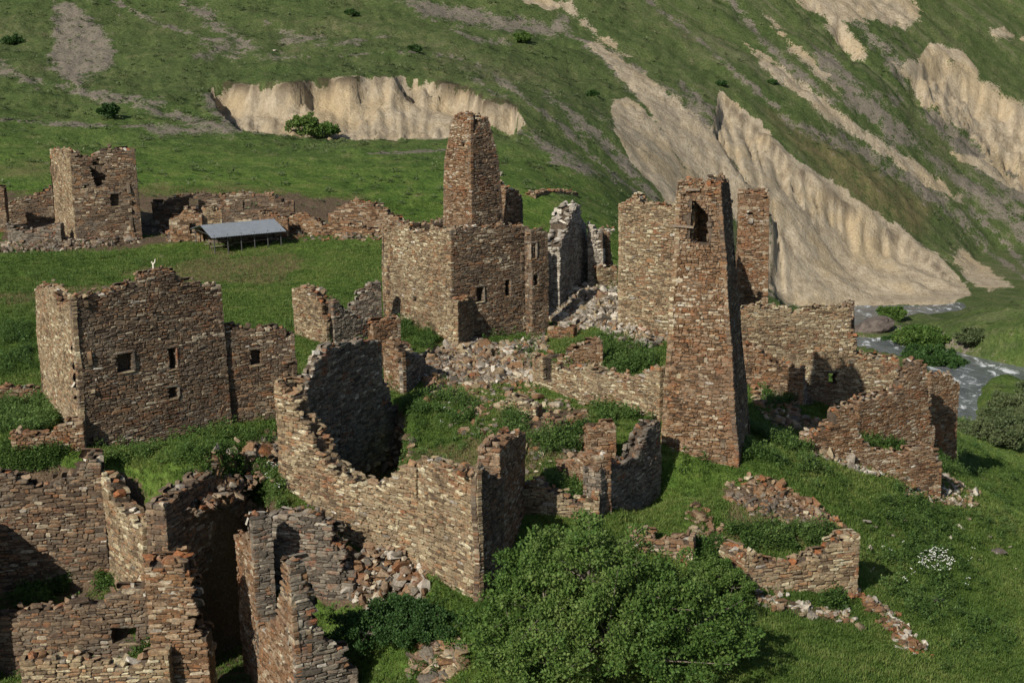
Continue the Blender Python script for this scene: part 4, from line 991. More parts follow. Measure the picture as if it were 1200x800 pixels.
# --- sunken rooms at the lower left
_A, _B = gz(-70, 700, -4.1), gz(130, 688, -4.1); _C = gz(174, 722, -4.1)
ruin('ruined_house', 'sunken stone room with a sunlit sloping side wall, at the lower left', 'ruined house',
     [dict(W=Wall(Vector((-24.4, 60.6, -4)), Vector((-23.2, 55.6, -4)), .8).profile([(0, -.2), (2, .1), (3.5, -.2), (5.1, -.8)], True), mt='brown', base=-6, sc=1.4),
      dict(W=wl(_A, _B, [(-70,556),(0,557),(12,556),(21,559),(38,571),(50,569),(62,565),(77,561),(94,549),(98,531),(104,528),(110,534),(118,546)], .9), mt='brown', sc=1.3, base=-5, capsize=.55, ends=(False, False)),
      dict(W=wl(_B, _C, [(119,548),(124,560),(131,583),(140,595),(150,604),(160,614),(168,622),(173,630)], .85, .0), mt='buff', sc=1.3, base=-6, capsize=.55, ends=(False, True)),
      dict(W=wl(at(-50, 775, 57.2), at(184, 772, 57.5), [(-50,726),(0,722),(18,720),(35,716),(60,713),(90,708),(122,704),(138,698),(150,690),(165,680),(178,670),(184,668)], .8), mt='brown', sc=1.3, base=-8, capsize=.5, holes=[(131,735,159,754,'open')])])
ruin('stone_pier', 'leaning rust topped stone pier at the left edge of the deep dark pit', 'wall',
     [dict(W=wl(at(180, 800, 55.0), at(246, 800, 54.9), [(180,664),(190,658),(200,656),(210,654),(217,654),(220,672),(225,700),(232,738),(239,770),(246,802)], 1.1), mt='rust', sc=1.3, base=-9, capsize=.55)])
ruin('low_wall', 'thick low wall capped with rounded red stones along the bottom left of the frame', 'wall',
     [dict(W=wl(at(26, 800, 54), at(200, 800, 54.3), [(24,772),(40,769),(60,768),(80,769),(96,771),(115,777),(135,779),(160,779),(172,772),(185,765),(200,764)], .8), mt='buff', sc=1.3, base=-9, capsize=.55)], limit=150)
_KP = at(255, 640, 62.1); _AP = at(196, 640, 57.7); _BP = at(300, 640, 64.8)
for q_ in (_KP, _AP, _BP): q_.z = -4
ruin('low_wall', 'crumbled wall at the far end of the deep dark pit', 'wall',
     [dict(W=wl(_AP, _KP, [(194,594),(200,586),(210,577),(224,567),(234,560),(241,554),(252,560),(256,562)], .9), mt='brown', base=-8, capsize=.52, ends=(True, False), sc=1.3),
      dict(W=wl(_KP, _BP, [(255,562),(266,569),(280,578),(297,584),(301,590)], .9), mt='brown', base=-8, capsize=.52, sc=1.3)], limit=150)
_C7, _A7, _B7 = at(279, 690, 59.3), at(299, 690, 57.0), at(323, 690, 57.4)
_A8, _B8, _C8 = at(306, 800, 55.2), at(347, 800, 51.2), at(420, 800, 52.4)
for q_ in (_C7, _A7, _B7, _A8, _B8, _C8): q_.z = -4
ruin('ruined_house', 'pair of tall broken stone piers with orange lit edges, right of the deep dark pit', 'ruined house',
     [dict(W=wl(_C7, _A7, [(279,632),(285,628),(292,622),(299,612)], .6), mt='rust', sc=1.3, base=-8, ends=(True, False)), dict(W=wl(_A7, _B7, [(299,602),(306,599),(314,603),(322,612)], .7), mt='grey', sc=1.3, base=-8, ends=(False, True)),
      dict(W=wl(at(318, 690, 59.2), at(414, 700, 58.0), [(318,610),(329,606),(340,602),(358,597),(368,594),(376,604),(384,616),(392,632),(400,655),(408,680),(414,700)], .8), mt='grey', sc=1.3, base=-8),
      dict(W=wl(_A8, _B8, [(306,744),(309,735),(312,727),(320,724),(326,721),(328,662),(334,657),(347,657)], .7), mt='rust', sc=1.3, base=-9, ends=(True, False)),
      dict(W=wl(_B8, _C8, [(347,657),(356,657),(364,661),(366,690),(367,728),(374,745),(384,753),(400,764),(416,771),(420,800)], .8), mt='grey', sc=1.3, base=-9, ends=(False, True))])

# --- far ruins on the upper left terrace
_A, _B = G(89, 282), G(167, 280); _C = at(66, 280, _A.y + 6.5); _C.z = _A.z
house('ruined_house', 'broken stone tower house with a gaping hole in its upper front, far left', 'ruined house', _C, _A, _B,
      [(64,177),(70,176),(76,177),(86,176)], [(86,179),(93,182),(100,190),(104,192),(107,184),(112,179),(125,173),(140,172),(147,176),(153,176)],
      'brown', 'buff', holesF=[('poly',[(105,196),(110,188),(120,184),(128,190),(127,204),(122,216),(114,220),(108,212)]),(130,227,139,242),(147,222,151,226),(98,217,101,221)], T=.9, sc=1.25, near=False, drop=.9, limit=60, capsize=.5)
_A, _B = G(-20, 272), G(9, 272)
ruin('ruined_hut', 'broken stone hut corner cut by the left edge of the frame, on the far terrace', 'ruined house',
     [dict(W=wl(_A, _B, [(-20,216),(0,217),(5,222),(8,238),(9,262)], .8), mt='brown', sc=1.3, near=False), dict(W=wl(at(9, 268, _B.y + 4), at(66, 266, _B.y + 5), [(8,240),(20,236),(35,232),(50,225),(66,218)], .8), mt='brown', sc=1.3, near=False),
      dict(W=wl(G(10, 284), G(72, 283), [(10,262),(22,270),(40,272),(55,266),(72,262)], .9), mt='grey', sc=1.3, near=False)], limit=60)
_A, _B = G(164, 276), G(332, 276)
_A.y += 5; _B.y += 7; _A.z = H(_A.x, _A.y); _B.z = H(_B.x, _B.y)
ruin('terrace_wall', 'long ruined terrace wall on the far side of the meadow, behind the metal roofed shelter', 'wall',
     [dict(W=wl(_A, _B, [(164,243),(175,236),(190,240),(205,230),(215,226),(225,229),(240,227),(262,230),(280,226),(310,227),(325,226),(332,240)], 1.0), mt='brown', sc=1.3, near=False, holes=[(220,232,232,243),(285,236,303,246)], gapv=1, base=.5),
      dict(W=wl(G(240, 281), G(262, 281), [(240,243),(248,245),(262,247)], 1.0), mt='buff', sc=1.3, near=False), dict(W=wl(G(200, 283), G(238, 283), [(200,258),(210,250),(222,244),(238,252)], .9), mt='rust', sc=1.3, near=False, holes=[(222,262,229,274)], gapv=1),
      dict(W=wl(G(305, 279), G(338, 279), [(305,250),(318,252),(330,250),(338,262)], .9), mt='rust', sc=1.3, near=False)], limit=60)
_A, _B = G(330, 281), G(478, 283)
_A.y += 3; _B.y += 2
ruin('terrace_wall', 'collapsed rust coloured terrace wall curving towards the central house', 'wall',
     [dict(W=wl(_A, _B, [(330,262),(342,254),(352,249),(366,256),(380,264),(395,258),(410,262),(430,268),(450,272),(478,275)], 1.0), mt='rust', sc=1.4, near=False, capsize=.6),
      dict(W=wl(at(385, 262, _A.y + 6), at(482, 268, _A.y + 4), [(385,252),(395,244),(408,238),(420,236),(436,238),(450,246),(462,254),(482,264)], 1.0), mt='rust', sc=1.4, near=False, capsize=.6)], limit=60)
ruin('low_wall', 'small low ring of stones alone on the meadow right of the pointed tower', 'wall',
     [dict(W=wl(G(628, 233), G(678, 231), [(627,228),(634,224),(650,223),(666,224),(678,226)], 1.2), mt='rust', sc=1.4, near=False, capsize=.6)], limit=30)
# ------------------------------------------------------------------ rubble
def inpoly(x, y, poly): return bool(poly_sd(np.array([x]), np.array([y]), poly)[0] > 0)
def rubble(label, polys, n, size, mats, name='rubble_heap', lift=.25, limit=300, minpx=8, heap=0.0):
    P = np.array(polys[0]); c = P.mean(0); g = G(*c); S = Stones()
    root = empty(name, g, label, 'rubble')
    for poly in polys:
        P = np.array(poly); x0, y0 = P.min(0); x1, y1 = P.max(0); k = 0; cc = P.mean(0)
        a = max(1, n // len(polys))
        while k < a:
            x, y = random.uniform(x0, x1), random.uniform(y0, y1)
            if not inpoly(x, y, poly): continue
            k += 1; p = G(x, y); s = size * math.exp(random.gauss(0, .35))
            hh = heap * max(0, float(poly_sd(np.array([x]), np.array([y]), poly)[0])) / 10
            rock(S, (p.x, p.y, H(p.x, p.y) + random.uniform(-.1, lift) * s + hh * random.random()), s, random.choice(mats), .5, 0, True, .55)
    S.bake(root, name, None, limit, minpx, single='stone', sname='small_stones')
def row(label, pts, n, size, mats, wob=.35, name='stone_row'):
    S = Stones(); g = [G(*p) for p in pts]; root = empty(name, g[0], label, 'rubble')
    for k in range(n):
        t = random.random() * (len(g) - 1); i = int(t); p = g[i].lerp(g[i + 1], t - i)
        x, y = p.x + random.gauss(0, wob), p.y + random.gauss(0, wob)
        rock(S, (x, y, H(x, y) + random.uniform(-.05, .35) * size), size * math.exp(random.gauss(0, .3)), random.choice(mats), .4, 0, True, .5)
    S.bake(root, name, None, 300, 8, single='stone', sname='small_stones')
rubble('pale rubble slope of tumbled blocks between the pale rimmed gable and the tallest tower', [[(648,332),(700,328),(776,356),(776,404),(735,412),(700,382),(665,392),(640,372)]], 2300, .42, ['white','grey','buff','white'])
rubble('broad field of loose grey and buff blocks in front of the central house', [[(485,432),(500,408),(545,402),(580,412),(626,412),(628,448),(560,452),(512,452)],[(445,405),(480,412),(520,440),(505,452),(470,430)],[(545,400),(600,404),(640,395),(640,412),(560,414)],[(560,420),(626,418),(628,448),(560,452)]], 2900, .38, ['white','grey','buff','rust'])
rubble('heap of mixed boulders in the hollow below the sweeping sunlit wall', [[(392,655),(440,640),(492,636),(500,700),(440,716),(402,700),(384,678)]], 420, .42, ['rust','grey','white','rust'], heap=.35)
rubble('sparse stones scattered through the grass of the central yard', [[(520,455),(690,470),(690,545),(600,560),(520,500)],[(500,440),(640,450),(600,480),(500,470)]], 560, .34, ['rust','grey','buff'])
rubble('rocks tumbled into the dark inner room in the centre', [[(440,500),(478,495),(488,530),(450,556),(428,552)]], 150, .4, ['grey','buff'])
rubble('spill of blocks at the foot of the red pinnacle wall', [[(1060,560),(1105,555),(1148,578),(1140,596),(1100,590),(1060,580)],[(942,514),(960,512),(1000,535),(1040,560),(1000,552),(950,532)]], 620, .38, ['rust','buff','white'])
rubble('dark debris inside the square cornered enclosure at lower right', [[(850,582),(900,575),(955,590),(975,606),(930,615),(880,604)]], 260, .26, ['rust','grey'])
rubble('spill of rocks over the far end of the pit beside the nettles', [[(226,566),(262,560),(300,590),(330,610),(320,640),(270,600)],[(224,562),(250,552),(275,566),(262,590),(236,580)]], 560, .42, ['brown','grey','rust'])
rubble('low rock pile half buried in the weeds at the bottom of the frame', [[(478,772),(500,752),(540,750),(548,780),(520,800),(480,800)]], 160, .4, ['rust','grey','buff'])
rubble('rubble tumbled below the slope beside the foot of the tallest tower', [[(884,440),(935,470),(940,505),(905,500),(880,470)],[(935,490),(1000,500),(1000,520),(940,515)]], 500, .42, ['rust','buff','grey'])
rubble('stones fallen under the far left tower house', [[(-5,284),(160,276),(170,284),(60,296),(-5,296)]], 400, .4, ['grey','brown'])
rubble('stones fallen along the far terrace behind the shelter', [[(165,262),(330,262),(470,262),(470,283),(345,282),(200,284)]], 900, .45, ['rust','brown','grey'])
row('curved row of fallen stones behind the square cornered enclosure', [(864,570),(905,574),(935,588),(962,604),(984,618)], 170, .34, ['rust','cap','buff'])
row('short row of stones at the left corner of the square cornered enclosure', [(814,600),(826,612),(834,636)], 80, .34, ['rust','buff'])
row('line of stones along the grass in front of the square cornered enclosure', [(884,698),(905,706),(960,718),(1000,726)], 130, .32, ['rust','buff','white'])
row('stub of stones running down the grass, lowest at the right', [(1012,702),(1034,715),(1048,735),(1062,752),(1076,760)], 190, .36, ['cap','rust','white'])
row('small cluster of stones by the dark inner room wall', [(308,522),(330,516)], 40, .36, ['rust','grey'])
row('scattered stones on the slope below the pinnacle wall', [(1100,600),(1150,640),(1010,640)], 24, .3, ['grey','white'], 1.5)

def heap_w(label, pts, n, size, mats, wob, lift):
    S = Stones(); root = empty('rubble_heap', (*pts[0], H(*pts[0])), label, 'rubble')
    for k in range(n):
        t = random.random() * (len(pts) - 1); i = int(t); q = t - i
        x = pts[i][0] * (1 - q) + pts[i + 1][0] * q + random.gauss(0, wob); y = pts[i][1] * (1 - q) + pts[i + 1][1] * q + abs(random.gauss(0, wob))
        rock(S, (x, y, max(H(x, y), .2) + random.uniform(0, lift)), size * math.exp(random.gauss(0, .3)), random.choice(mats), .5, 0, True, .55)
    S.bake(root, 'rubble_heap', None, 300, 8, single='stone', sname='small_stones')
heap_w('crown of loose rocks on top of the crumbled wall at the pit end', [(-14.2, 59.0), (-13.3, 61.6), (-12.6, 63.0), (-11.6, 65.4), (-10.6, 66.0)], 260, .38, ['rust', 'brown', 'grey', 'cap'], .5, .55)
# ------------------------------------------------------------------ grass and weeds
def tuft(n, h, sp, w, m, name, curl=.5):
    V, F = [], []
    for k in range(n):
        a = random.uniform(0, 6.28); r = random.uniform(0, sp); x, y = math.cos(a) * r, math.sin(a) * r
        b = a + random.gauss(0, .7); hh = h * random.uniform(.6, 1.2); lx, ly = math.cos(b) * hh * curl * random.uniform(.3, 1.1), math.sin(b) * hh * curl * random.uniform(.3, 1.1)
        dx, dy = -math.sin(b) * w, math.cos(b) * w; i = len(V)
        V += [(x - dx, y - dy, -.03), (x + dx, y + dy, -.03), (x + lx * .45 + dx * .8, y + ly * .45 + dy * .8, hh * .62), (x + lx * .45 - dx * .8, y + ly * .45 - dy * .8, hh * .62), (x + lx, y + ly, hh)]
        F += [(i, i + 1, i + 2), (i, i + 2, i + 3), (i + 3, i + 2, i + 4)]
    return mk_mesh(name, V, [np.array(F)], [m])
def leafy(n, h, rad, ls, m, name):
    V, F = [], []
    for k in range(n):
        a = random.uniform(0, 6.28); z = h * random.random() ** .8; r = rad * math.sqrt(random.random()) * (1.1 - z / h * .5)
        p = np.array([math.cos(a) * r, math.sin(a) * r, z]); q = rng.normal(size=3); q[2] = abs(q[2]) * .5; q /= np.linalg.norm(q)
        s_ = np.cross(q, [0, 0, 1]); s_ /= np.linalg.norm(s_) + 1e-6; l = ls * random.uniform(.6, 1.3); i = len(V)
        V += [p, p + q * l * .5 + s_ * l * .3, p + q * l, p + q * l * .5 - s_ * l * .3]; F += [(i, i + 1, i + 2), (i, i + 2, i + 3)]
    return mk_mesh(name, V, [np.array(F)], [m])
def instancer(name, pts, meshes, label, cat, smin=.7, smax=1.3):
    """points with a random variant on each, through one geometry-node group"""
    pts = np.array(pts, np.float32); me = bpy.data.meshes.new(name); me.vertices.add(len(pts)); me.vertices.foreach_set('co', pts.ravel())
    for k in meshes: pass
    o = link(name, me); tag(o, label, cat, kind='stuff')
    src = []
    hid = bpy.data.collections.new(name + '_shapes')
    for k, m_ in enumerate(meshes):
        s_ = bpy.data.objects.new(name + '_shape', m_); hid.objects.link(s_); src.append(s_)
    ng = bpy.data.node_groups.new(name, 'GeometryNodeTree')
    ng.interface.new_socket('Geometry', in_out='INPUT', socket_type='NodeSocketGeometry'); ng.interface.new_socket('Geometry', in_out='OUTPUT', socket_type='NodeSocketGeometry')
    N = ng.nodes; Lk = ng.links
    gi, go = N.new('NodeGroupInput'), N.new('NodeGroupOutput'); ci = N.new('GeometryNodeCollectionInfo'); ci.inputs['Collection'].default_value = hid
    ci.inputs['Separate Children'].default_value = True; ci.inputs['Reset Children'].default_value = True
    ip = N.new('GeometryNodeInstanceOnPoints'); ip.inputs['Pick Instance'].default_value = True
    rv = N.new('FunctionNodeRandomValue'); rv.data_type = 'FLOAT_VECTOR'; rv.inputs[0].default_value = (-.12, -.12, 0); rv.inputs[1].default_value = (.12, .12, 6.28)
    rs = N.new('FunctionNodeRandomValue'); rs.data_type = 'FLOAT'; rs.inputs[2].default_value = smin; rs.inputs[3].default_value = smax; rs.inputs['Seed'].default_value = 5
    mv = N.new('GeometryNodeMeshToPoints')
    Lk.new(gi.outputs[0], mv.inputs[0]); Lk.new(mv.outputs[0], ip.inputs['Points']); Lk.new(ci.outputs[0], ip.inputs['Instance'])
    Lk.new(rv.outputs[0], ip.inputs['Rotation']); Lk.new(rs.outputs[1], ip.inputs['Scale']); Lk.new(ip.outputs[0], go.inputs[0])
    md = o.modifiers.new('scatter', 'NODES'); md.node_group = ng
    return o
def grid_lookup(A, X, Y):
    r = np.clip(np.log(np.maximum(Y, 30.01) / 30.0) / math.log(700 / 30.0) * (NR - 1), 0, NR - 1.001); c = np.clip((X / (Y + 12) + .56) / 1.12 * (NCOL - 1), 0, NCOL - 1.001)
    i, j = r.astype(int), c.astype(int); fr, fc = r - i, c - j
    return (A[i, j] * (1 - fc) + A[i, j + 1] * fc) * (1 - fr) + (A[i + 1, j] * (1 - fc) + A[i + 1, j + 1] * fc) * fr
def scatter(n, y0, y1, expo, wid=.42):
    """more plants near the viewer"""
    r = np.random.RandomState(int(n) % 9973 + 3)
    t = r.rand(n); k = 2 - expo
    Y = (y0 ** k + t * (y1 ** k - y0 ** k)) ** (1 / k) if abs(k) > 1e-3 else y0 * (y1 / y0) ** t
    X = (r.rand(n) * 2 - 1) * wid * Y; return X, Y, grid_lookup(GZ, X, Y)
X, Y, Z = scatter(340000, 42, 150, 1.6)
bare_ = grid_lookup(at_d, X, Y); dry_ = grid_lookup(at_y, X, Y)
ns = fbm(X * .35, Y * .35, 3, 900); rr = np.random.RandomState(4).rand(len(X))
keep = (rr > bare_ * 1.15) & (rr < .35 + ns * 1.1)
d_ = dry_ * (.3 + ns) > .42
G1 = [tuft(11, .10, .16, .010, M['grass'], 'grass_tuft', .9) for _ in range(5)] + [tuft(8, .17, .09, .009, M['grass'], 'grass_tuft', .7)]
G2 = [tuft(7, .14, .10, .009, M['straw'], 'dry_tuft') for _ in range(3)] + [tuft(7, .14, .10, .010, M['grass'], 'grass_tuft')]
a = keep & ~d_; instancer('grass', np.stack([X, Y, Z], -1)[a], G1, 'short green meadow grass covering the slopes between the ruins', 'grass', .6, 1.5)
a = keep & d_; instancer('dry_grass', np.stack([X, Y, Z], -1)[a], G2, 'yellowed trampled grass in the yards and round the shelter', 'grass', .6, 1.3)
# lush weeds in hollows and at wall feet
WP = [([(700,396),(735,398),(768,416),(768,438),(720,440),(702,428)],.8,1.1),([(452,376),(490,380),(514,400),(505,412),(470,404),(452,396)],.9,1.2),([(470,470),(540,455),(560,480),(545,498),(480,500)],.7,1.0),
      ([(690,474),(720,472),(758,494),(745,508),(705,500)],.9,1.2),([(285,540),(335,530),(335,600),(300,596),(270,570)],.5,1.2),([(-10,466),(55,468),(70,498),(40,512),(-10,510)],.8,1.1),
      ([(105,505),(320,505),(320,545),(250,548),(120,545)],.16,.8),([(600,412),(640,415),(640,432),(610,436)],.3,.8),([(20,676),(160,672),(168,690),(20,720)],.6,.8),([(40,752),(180,752),(180,768),(40,772)],.6,.8),
      ([(870,500),(950,520),(960,560),(900,556),(868,545)],.9,1.1),([(880,430),(940,440),(945,470),(900,480)],.9,1.0),([(1000,512),(1060,518),(1060,532),(1010,526)],.8,.9),([(1030,650),(1070,636),(1120,644),(1165,700),(1120,690),(1080,730),(1040,690)],.10,.9),([(1040,560),(1110,600),(1190,600),(1190,640),(1080,640),(1020,600)],.12,.9),([(1120,740),(1190,720),(1190,790),(1100,790)],.04,.9),
      ([(585,478),(640,500),(690,500),(700,530),(640,530),(590,510)],.6,.8),([(640,560),(680,570),(690,600),(650,600)],.7,.9),([(1090,480),(1140,500),(1150,560),(1100,560)],.6,.9),
      ([(905,655),(960,640),(990,620),(900,620),(850,620),(850,635)],.5,.6),([(860,700),(1000,700),(1010,716),(880,715)],.7,.9),([(205,560),(270,552),(290,575),(230,560)],.6,.8),([(0,520),(100,535),(100,556),(0,552)],.6,.9),
      ([(795,640),(845,640),(870,690),(830,700)],.9,1.2),([(0,380),(35,380),(35,440),(0,440)],.5,.9)]
pts = []
for poly, dens, sc_ in WP:
    P = np.array(poly); x0, y0 = P.min(0); x1, y1 = P.max(0); n = int((x1 - x0) * (y1 - y0) * .45 * dens)
    for _ in range(n):
        x, y = random.uniform(x0, x1), random.uniform(y0, y1)
        if inpoly(x, y, poly):
            p = G(x, y)
            if fbm(np.array([p.x * .8]), np.array([p.y * .8]), 2, 31)[0] > .40 + .12 * random.random(): pts.append((p.x, p.y, H(p.x, p.y)))
# loose clumps everywhere
X, Y, Z = scatter(15000, 44, 140, 1.5)
k_ = (fbm(X * .16, Y * .16, 3, 77) > .54) & (grid_lookup(at_d, X, Y) < .4)
pts += list(zip(X[k_], Y[k_], Z[k_]))
instancer('nettles', pts, [leafy(34, .40, .20, .11, M['weed'], 'nettle_clump') for _ in range(3)] + [leafy(30, .62, .14, .10, M['weed'], 'nettle_clump'), leafy(30, .30, .24, .09, M['leaf'], 'nettle_clump'), leafy(26, .5, .2, .09, M['leaf'], 'nettle_clump')], 'clumps of dark green nettles and weeds in the hollows and at the wall feet', 'weeds', .6, 1.35)
fl = []
for poly, n in (([(1072,655),(1100,648),(1118,662),(1112,676),(1080,672)],120),([(290,560),(330,545),(330,590)],22),([(1020,640),(1150,640),(1150,700),(1020,700)],14),([(480,475),(560,480),(520,520)],6)):
    P = np.array(poly); x0, y0 = P.min(0); x1, y1 = P.max(0)
    for _ in range(n):
        x, y = random.uniform(x0, x1), random.uniform(y0, y1)
        if inpoly(x, y, poly): p = G(x, y); fl.append((p.x, p.y, H(p.x, p.y)))
def flower():
    V, F = [], []
    for k in range(3):
        c = (random.uniform(-.12, .12), random.uniform(-.12, .12), random.uniform(.3, .5)); i = len(V); r = .035
        V += [(c[0] + math.cos(t * 1.047) * r, c[1] + math.sin(t * 1.047) * r, c[2] + .01 * (t % 2)) for t in range(6)] + [(c[0], c[1], c[2] + .02)]
        F += [(i + t, i + (t + 1) % 6, i + 6) for t in range(6)]
    return mk_mesh('flower', V, [np.array(F)], [M['petal']])
instancer('white_flowers', fl, [flower() for _ in range(3)], 'tiny white flower heads dotted through the grass', 'flowers', .8, 1.2)
# far tussocks: pale and dark dots on the hillside
X, Y, Z = scatter(15000, 130, 330, 0.4)
k_ = (np.random.RandomState(8).rand(len(X)) < fbm(X * .09, Y * .09, 3, 55) * 1.4 - .35) & (grid_lookup(at_b, X, Y) < .1) & (Z > -24)
instancer('tussocks', np.stack([X, Y, Z], -1)[k_], [leafy(14, .28, .45, .28, M['leaf_dull'], 'tussock') for _ in range(4)], 'small dull tussocks spread over the far hillside', 'grass', .5, 1.4)

# ------------------------------------------------------------------ bushes
def shrub(name, label, base, lobes, nleaf, ls, m, group=None, stem=.07, cat='bush', seed=1):
    """lobes: (dx, dy, dz, rx, ry, rz) clumps of leaves round the base, carried by stems"""
    rs = np.random.RandomState(seed); root = empty(name, base, label, cat, group)
    L = np.array(lobes, float); vol = (L[:, 3] * L[:, 4] * L[:, 5]) ** .67; vol /= vol.sum()
    sub = []
    for l in L:                                   # twig clumps on each lobe
        for _ in range(max(10, int(30 * l[3]))):
            d = rs.normal(size=3); d /= np.linalg.norm(d); d[2] = abs(d[2]) * .9 - .25 * rs.rand()
            rr_ = .66 + .66 * rs.rand() ** 1.6; sub.append((l[:3] + d * l[3:] * rr_, (.12 + .13 * rs.rand()) * (.5 + .5 * l[3])))
    nc = len(sub); C = np.array([s_[0] for s_ in sub]); Rr = np.array([s_[1] for s_ in sub])
    w = Rr ** 2; w /= w.sum(); ci = rs.choice(nc, int(nleaf * .9), p=w)
    d = rs.normal(size=(len(ci), 3)); d /= np.linalg.norm(d, axis=1)[:, None]
    P = C[ci] + d * (Rr[ci] * (.45 + .6 * rs.rand(len(ci))))[:, None] * [1.15, 1.15, .85]
    li = rs.choice(len(L), int(nleaf * .1), p=vol); d2 = rs.normal(size=(len(li), 3)); d2 /= np.linalg.norm(d2, axis=1)[:, None]
    P2 = L[li, :3] + d2 * L[li, 3:] * (.45 + .42 * rs.rand(len(li)))[:, None]
    P = np.concatenate([P, P2]); D = np.concatenate([d, d2]); P = P[P[:, 2] > -.1 - 0 * P[:, 2]] if False else P
    n = len(P); q = D * .6 + rs.normal(size=(n, 3)) * .7 + [0, 0, .25]; q /= np.linalg.norm(q, axis=1)[:, None]
    s_ = np.cross(q, rs.normal(size=(n, 3))); s_ /= np.linalg.norm(s_, axis=1)[:, None] + 1e-6
    l = (ls * (.6 + .8 * rs.rand(n)))[:, None]
    V = np.stack([P, P + q * l * .45 + s_ * l * .32, P + q * l, P + q * l * .45 - s_ * l * .32], 1).reshape(-1, 3)
    i = np.arange(n)[:, None] * 4; F = np.concatenate([i + [0, 1, 2], i + [0, 2, 3]])
    tag(link('foliage', mk_mesh('foliage', V, [F], [M[m]]), root))
    for lb in L:
        mb = MB(); r0 = stem * (.5 + lb[3] * .25); p0 = Vector((lb[0] * .15, lb[1] * .15, -.3)); p1 = Vector(lb[:3]) * .55; p1.x += .1; mb.tube(p0, p1, r0, r0 * .7); mb.tube(p1, Vector(lb[:3]), r0 * .7, r0 * .5)
        for _ in range(60):
            k = rs.randint(len(C)); t = lb[:3] + (C[k] - lb[:3]) * 1.12
            if np.linalg.norm((t - lb[:3]) / lb[3:]) < 1.35: mb.tube(Vector(lb[:3]) * .8 + Vector(p1) * .2, Vector(t), r0 * .32, r0 * .09, 4)
        mb.build('stem', M['bark'], root)
    return root
def bp(px, py, off=0): p = G(px, py); p.z = H(p.x, p.y) + off; return p
b0 = at(700, 800, 50.5); b0.z = H(b0.x, b0.y) + .7
shrub('large_bush', 'huge leafy green bush filling the bottom centre of the frame', b0,
      [(-.3,.6,3.3,2.6,2.2,1.9),(1.7,.3,2.2,2.3,2.0,1.9),(-2.2,.2,2.0,2.1,2.0,1.8),(3.6,-.2,1.3,1.9,1.7,1.7),(-3.4,-.6,.9,1.6,1.6,1.5),(.3,-1.2,1.5,2.6,1.9,2.1),(2.6,-1.5,.6,2.0,1.8,1.6),(-2.0,-1.6,.6,2.1,1.8,1.6),(0,1.2,1.6,2.4,1.8,2.0),(4.6,.6,.4,1.3,1.3,1.3)], 100000, .12, 'leaf', stem=.10, seed=3)
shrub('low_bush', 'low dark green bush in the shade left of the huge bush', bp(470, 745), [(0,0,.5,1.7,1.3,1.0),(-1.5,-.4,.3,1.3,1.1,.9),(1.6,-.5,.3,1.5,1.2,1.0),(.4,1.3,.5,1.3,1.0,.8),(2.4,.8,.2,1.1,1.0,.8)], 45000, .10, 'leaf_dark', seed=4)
shrub('low_bush', 'young bush between the huge bush and the crumbling rust wall', bp(838, 690), [(0,0,.5,.9,.9,.9),(.7,-.6,.3,.8,.8,.8),(-.5,.5,.4,.7,.7,.7)], 16000, .09, 'leaf', seed=5)
shrub('river_bush', 'rounded bush on the near river bank, left of its lower neighbour', bp(1082, 408), [(0,0,1.5,2.7,2.2,1.8),(-1.6,.6,1.1,1.9,1.7,1.5),(1.2,-.6,.7,1.6,1.4,1.1)], 22000, .34, 'leaf', seed=6)
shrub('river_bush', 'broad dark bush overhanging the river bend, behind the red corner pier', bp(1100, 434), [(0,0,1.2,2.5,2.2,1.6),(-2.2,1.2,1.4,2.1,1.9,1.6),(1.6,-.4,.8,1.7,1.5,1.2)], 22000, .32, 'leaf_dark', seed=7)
shrub('river_bush', 'small round bush beside the dark boulder in the river', bp(1044, 376), [(0,0,.9,1.9,1.6,1.4)], 6000, .3, 'leaf', seed=8)
shrub('river_bush', 'pale willow bush on the right bank, cut by the right edge of the frame', bp(1180, 500), [(.4,0,.9,1.8,1.7,1.3),(2.6,.8,1.4,2.0,1.8,1.6),(-1.7,.8,.7,1.3,1.2,1.0),(.8,2.4,1.6,1.9,1.7,1.5),(3.4,2.6,2.2,1.9,1.8,1.8),(-.6,-1.4,.5,1.1,1.0,.8)], 30000, .26, 'leaf_dull', seed=9)
shrub('river_bush', 'loose dull bush below the willow on the right slope', bp(1165, 520), [(0,0,.9,2.2,1.8,1.4),(1.8,-.4,.6,1.8,1.6,1.2),(-1.6,.6,.6,1.6,1.5,1.1)], 16000, .2, 'leaf_dull', seed=10)
shrub('low_bush', 'low dull bush at the far bank across the river bend', bp(1140, 402), [(0,0,.7,1.9,1.6,1.3)], 5000, .3, 'leaf_dull', seed=11)
shrub('hill_bush', 'lone bush at the foot of the pale scar', bp(362, 158), [(-.5,0,1.2,1.8,1.6,1.5),(1.6,-.2,.5,2.0,1.5,.9)], 9000, .3, 'leaf', seed=12)
shrub('hill_bush', 'lone dark bush on the grey scree slope at upper left', bp(128, 138), [(0,0,.7,1.2,1.1,1.0)], 4000, .26, 'leaf_dark', seed=13)
shrub('hill_bush', 'lone bush high on the hillside near the top edge', bp(612, 50), [(0,0,.7,1.3,1.2,1.0)], 4000, .28, 'leaf', seed=14)
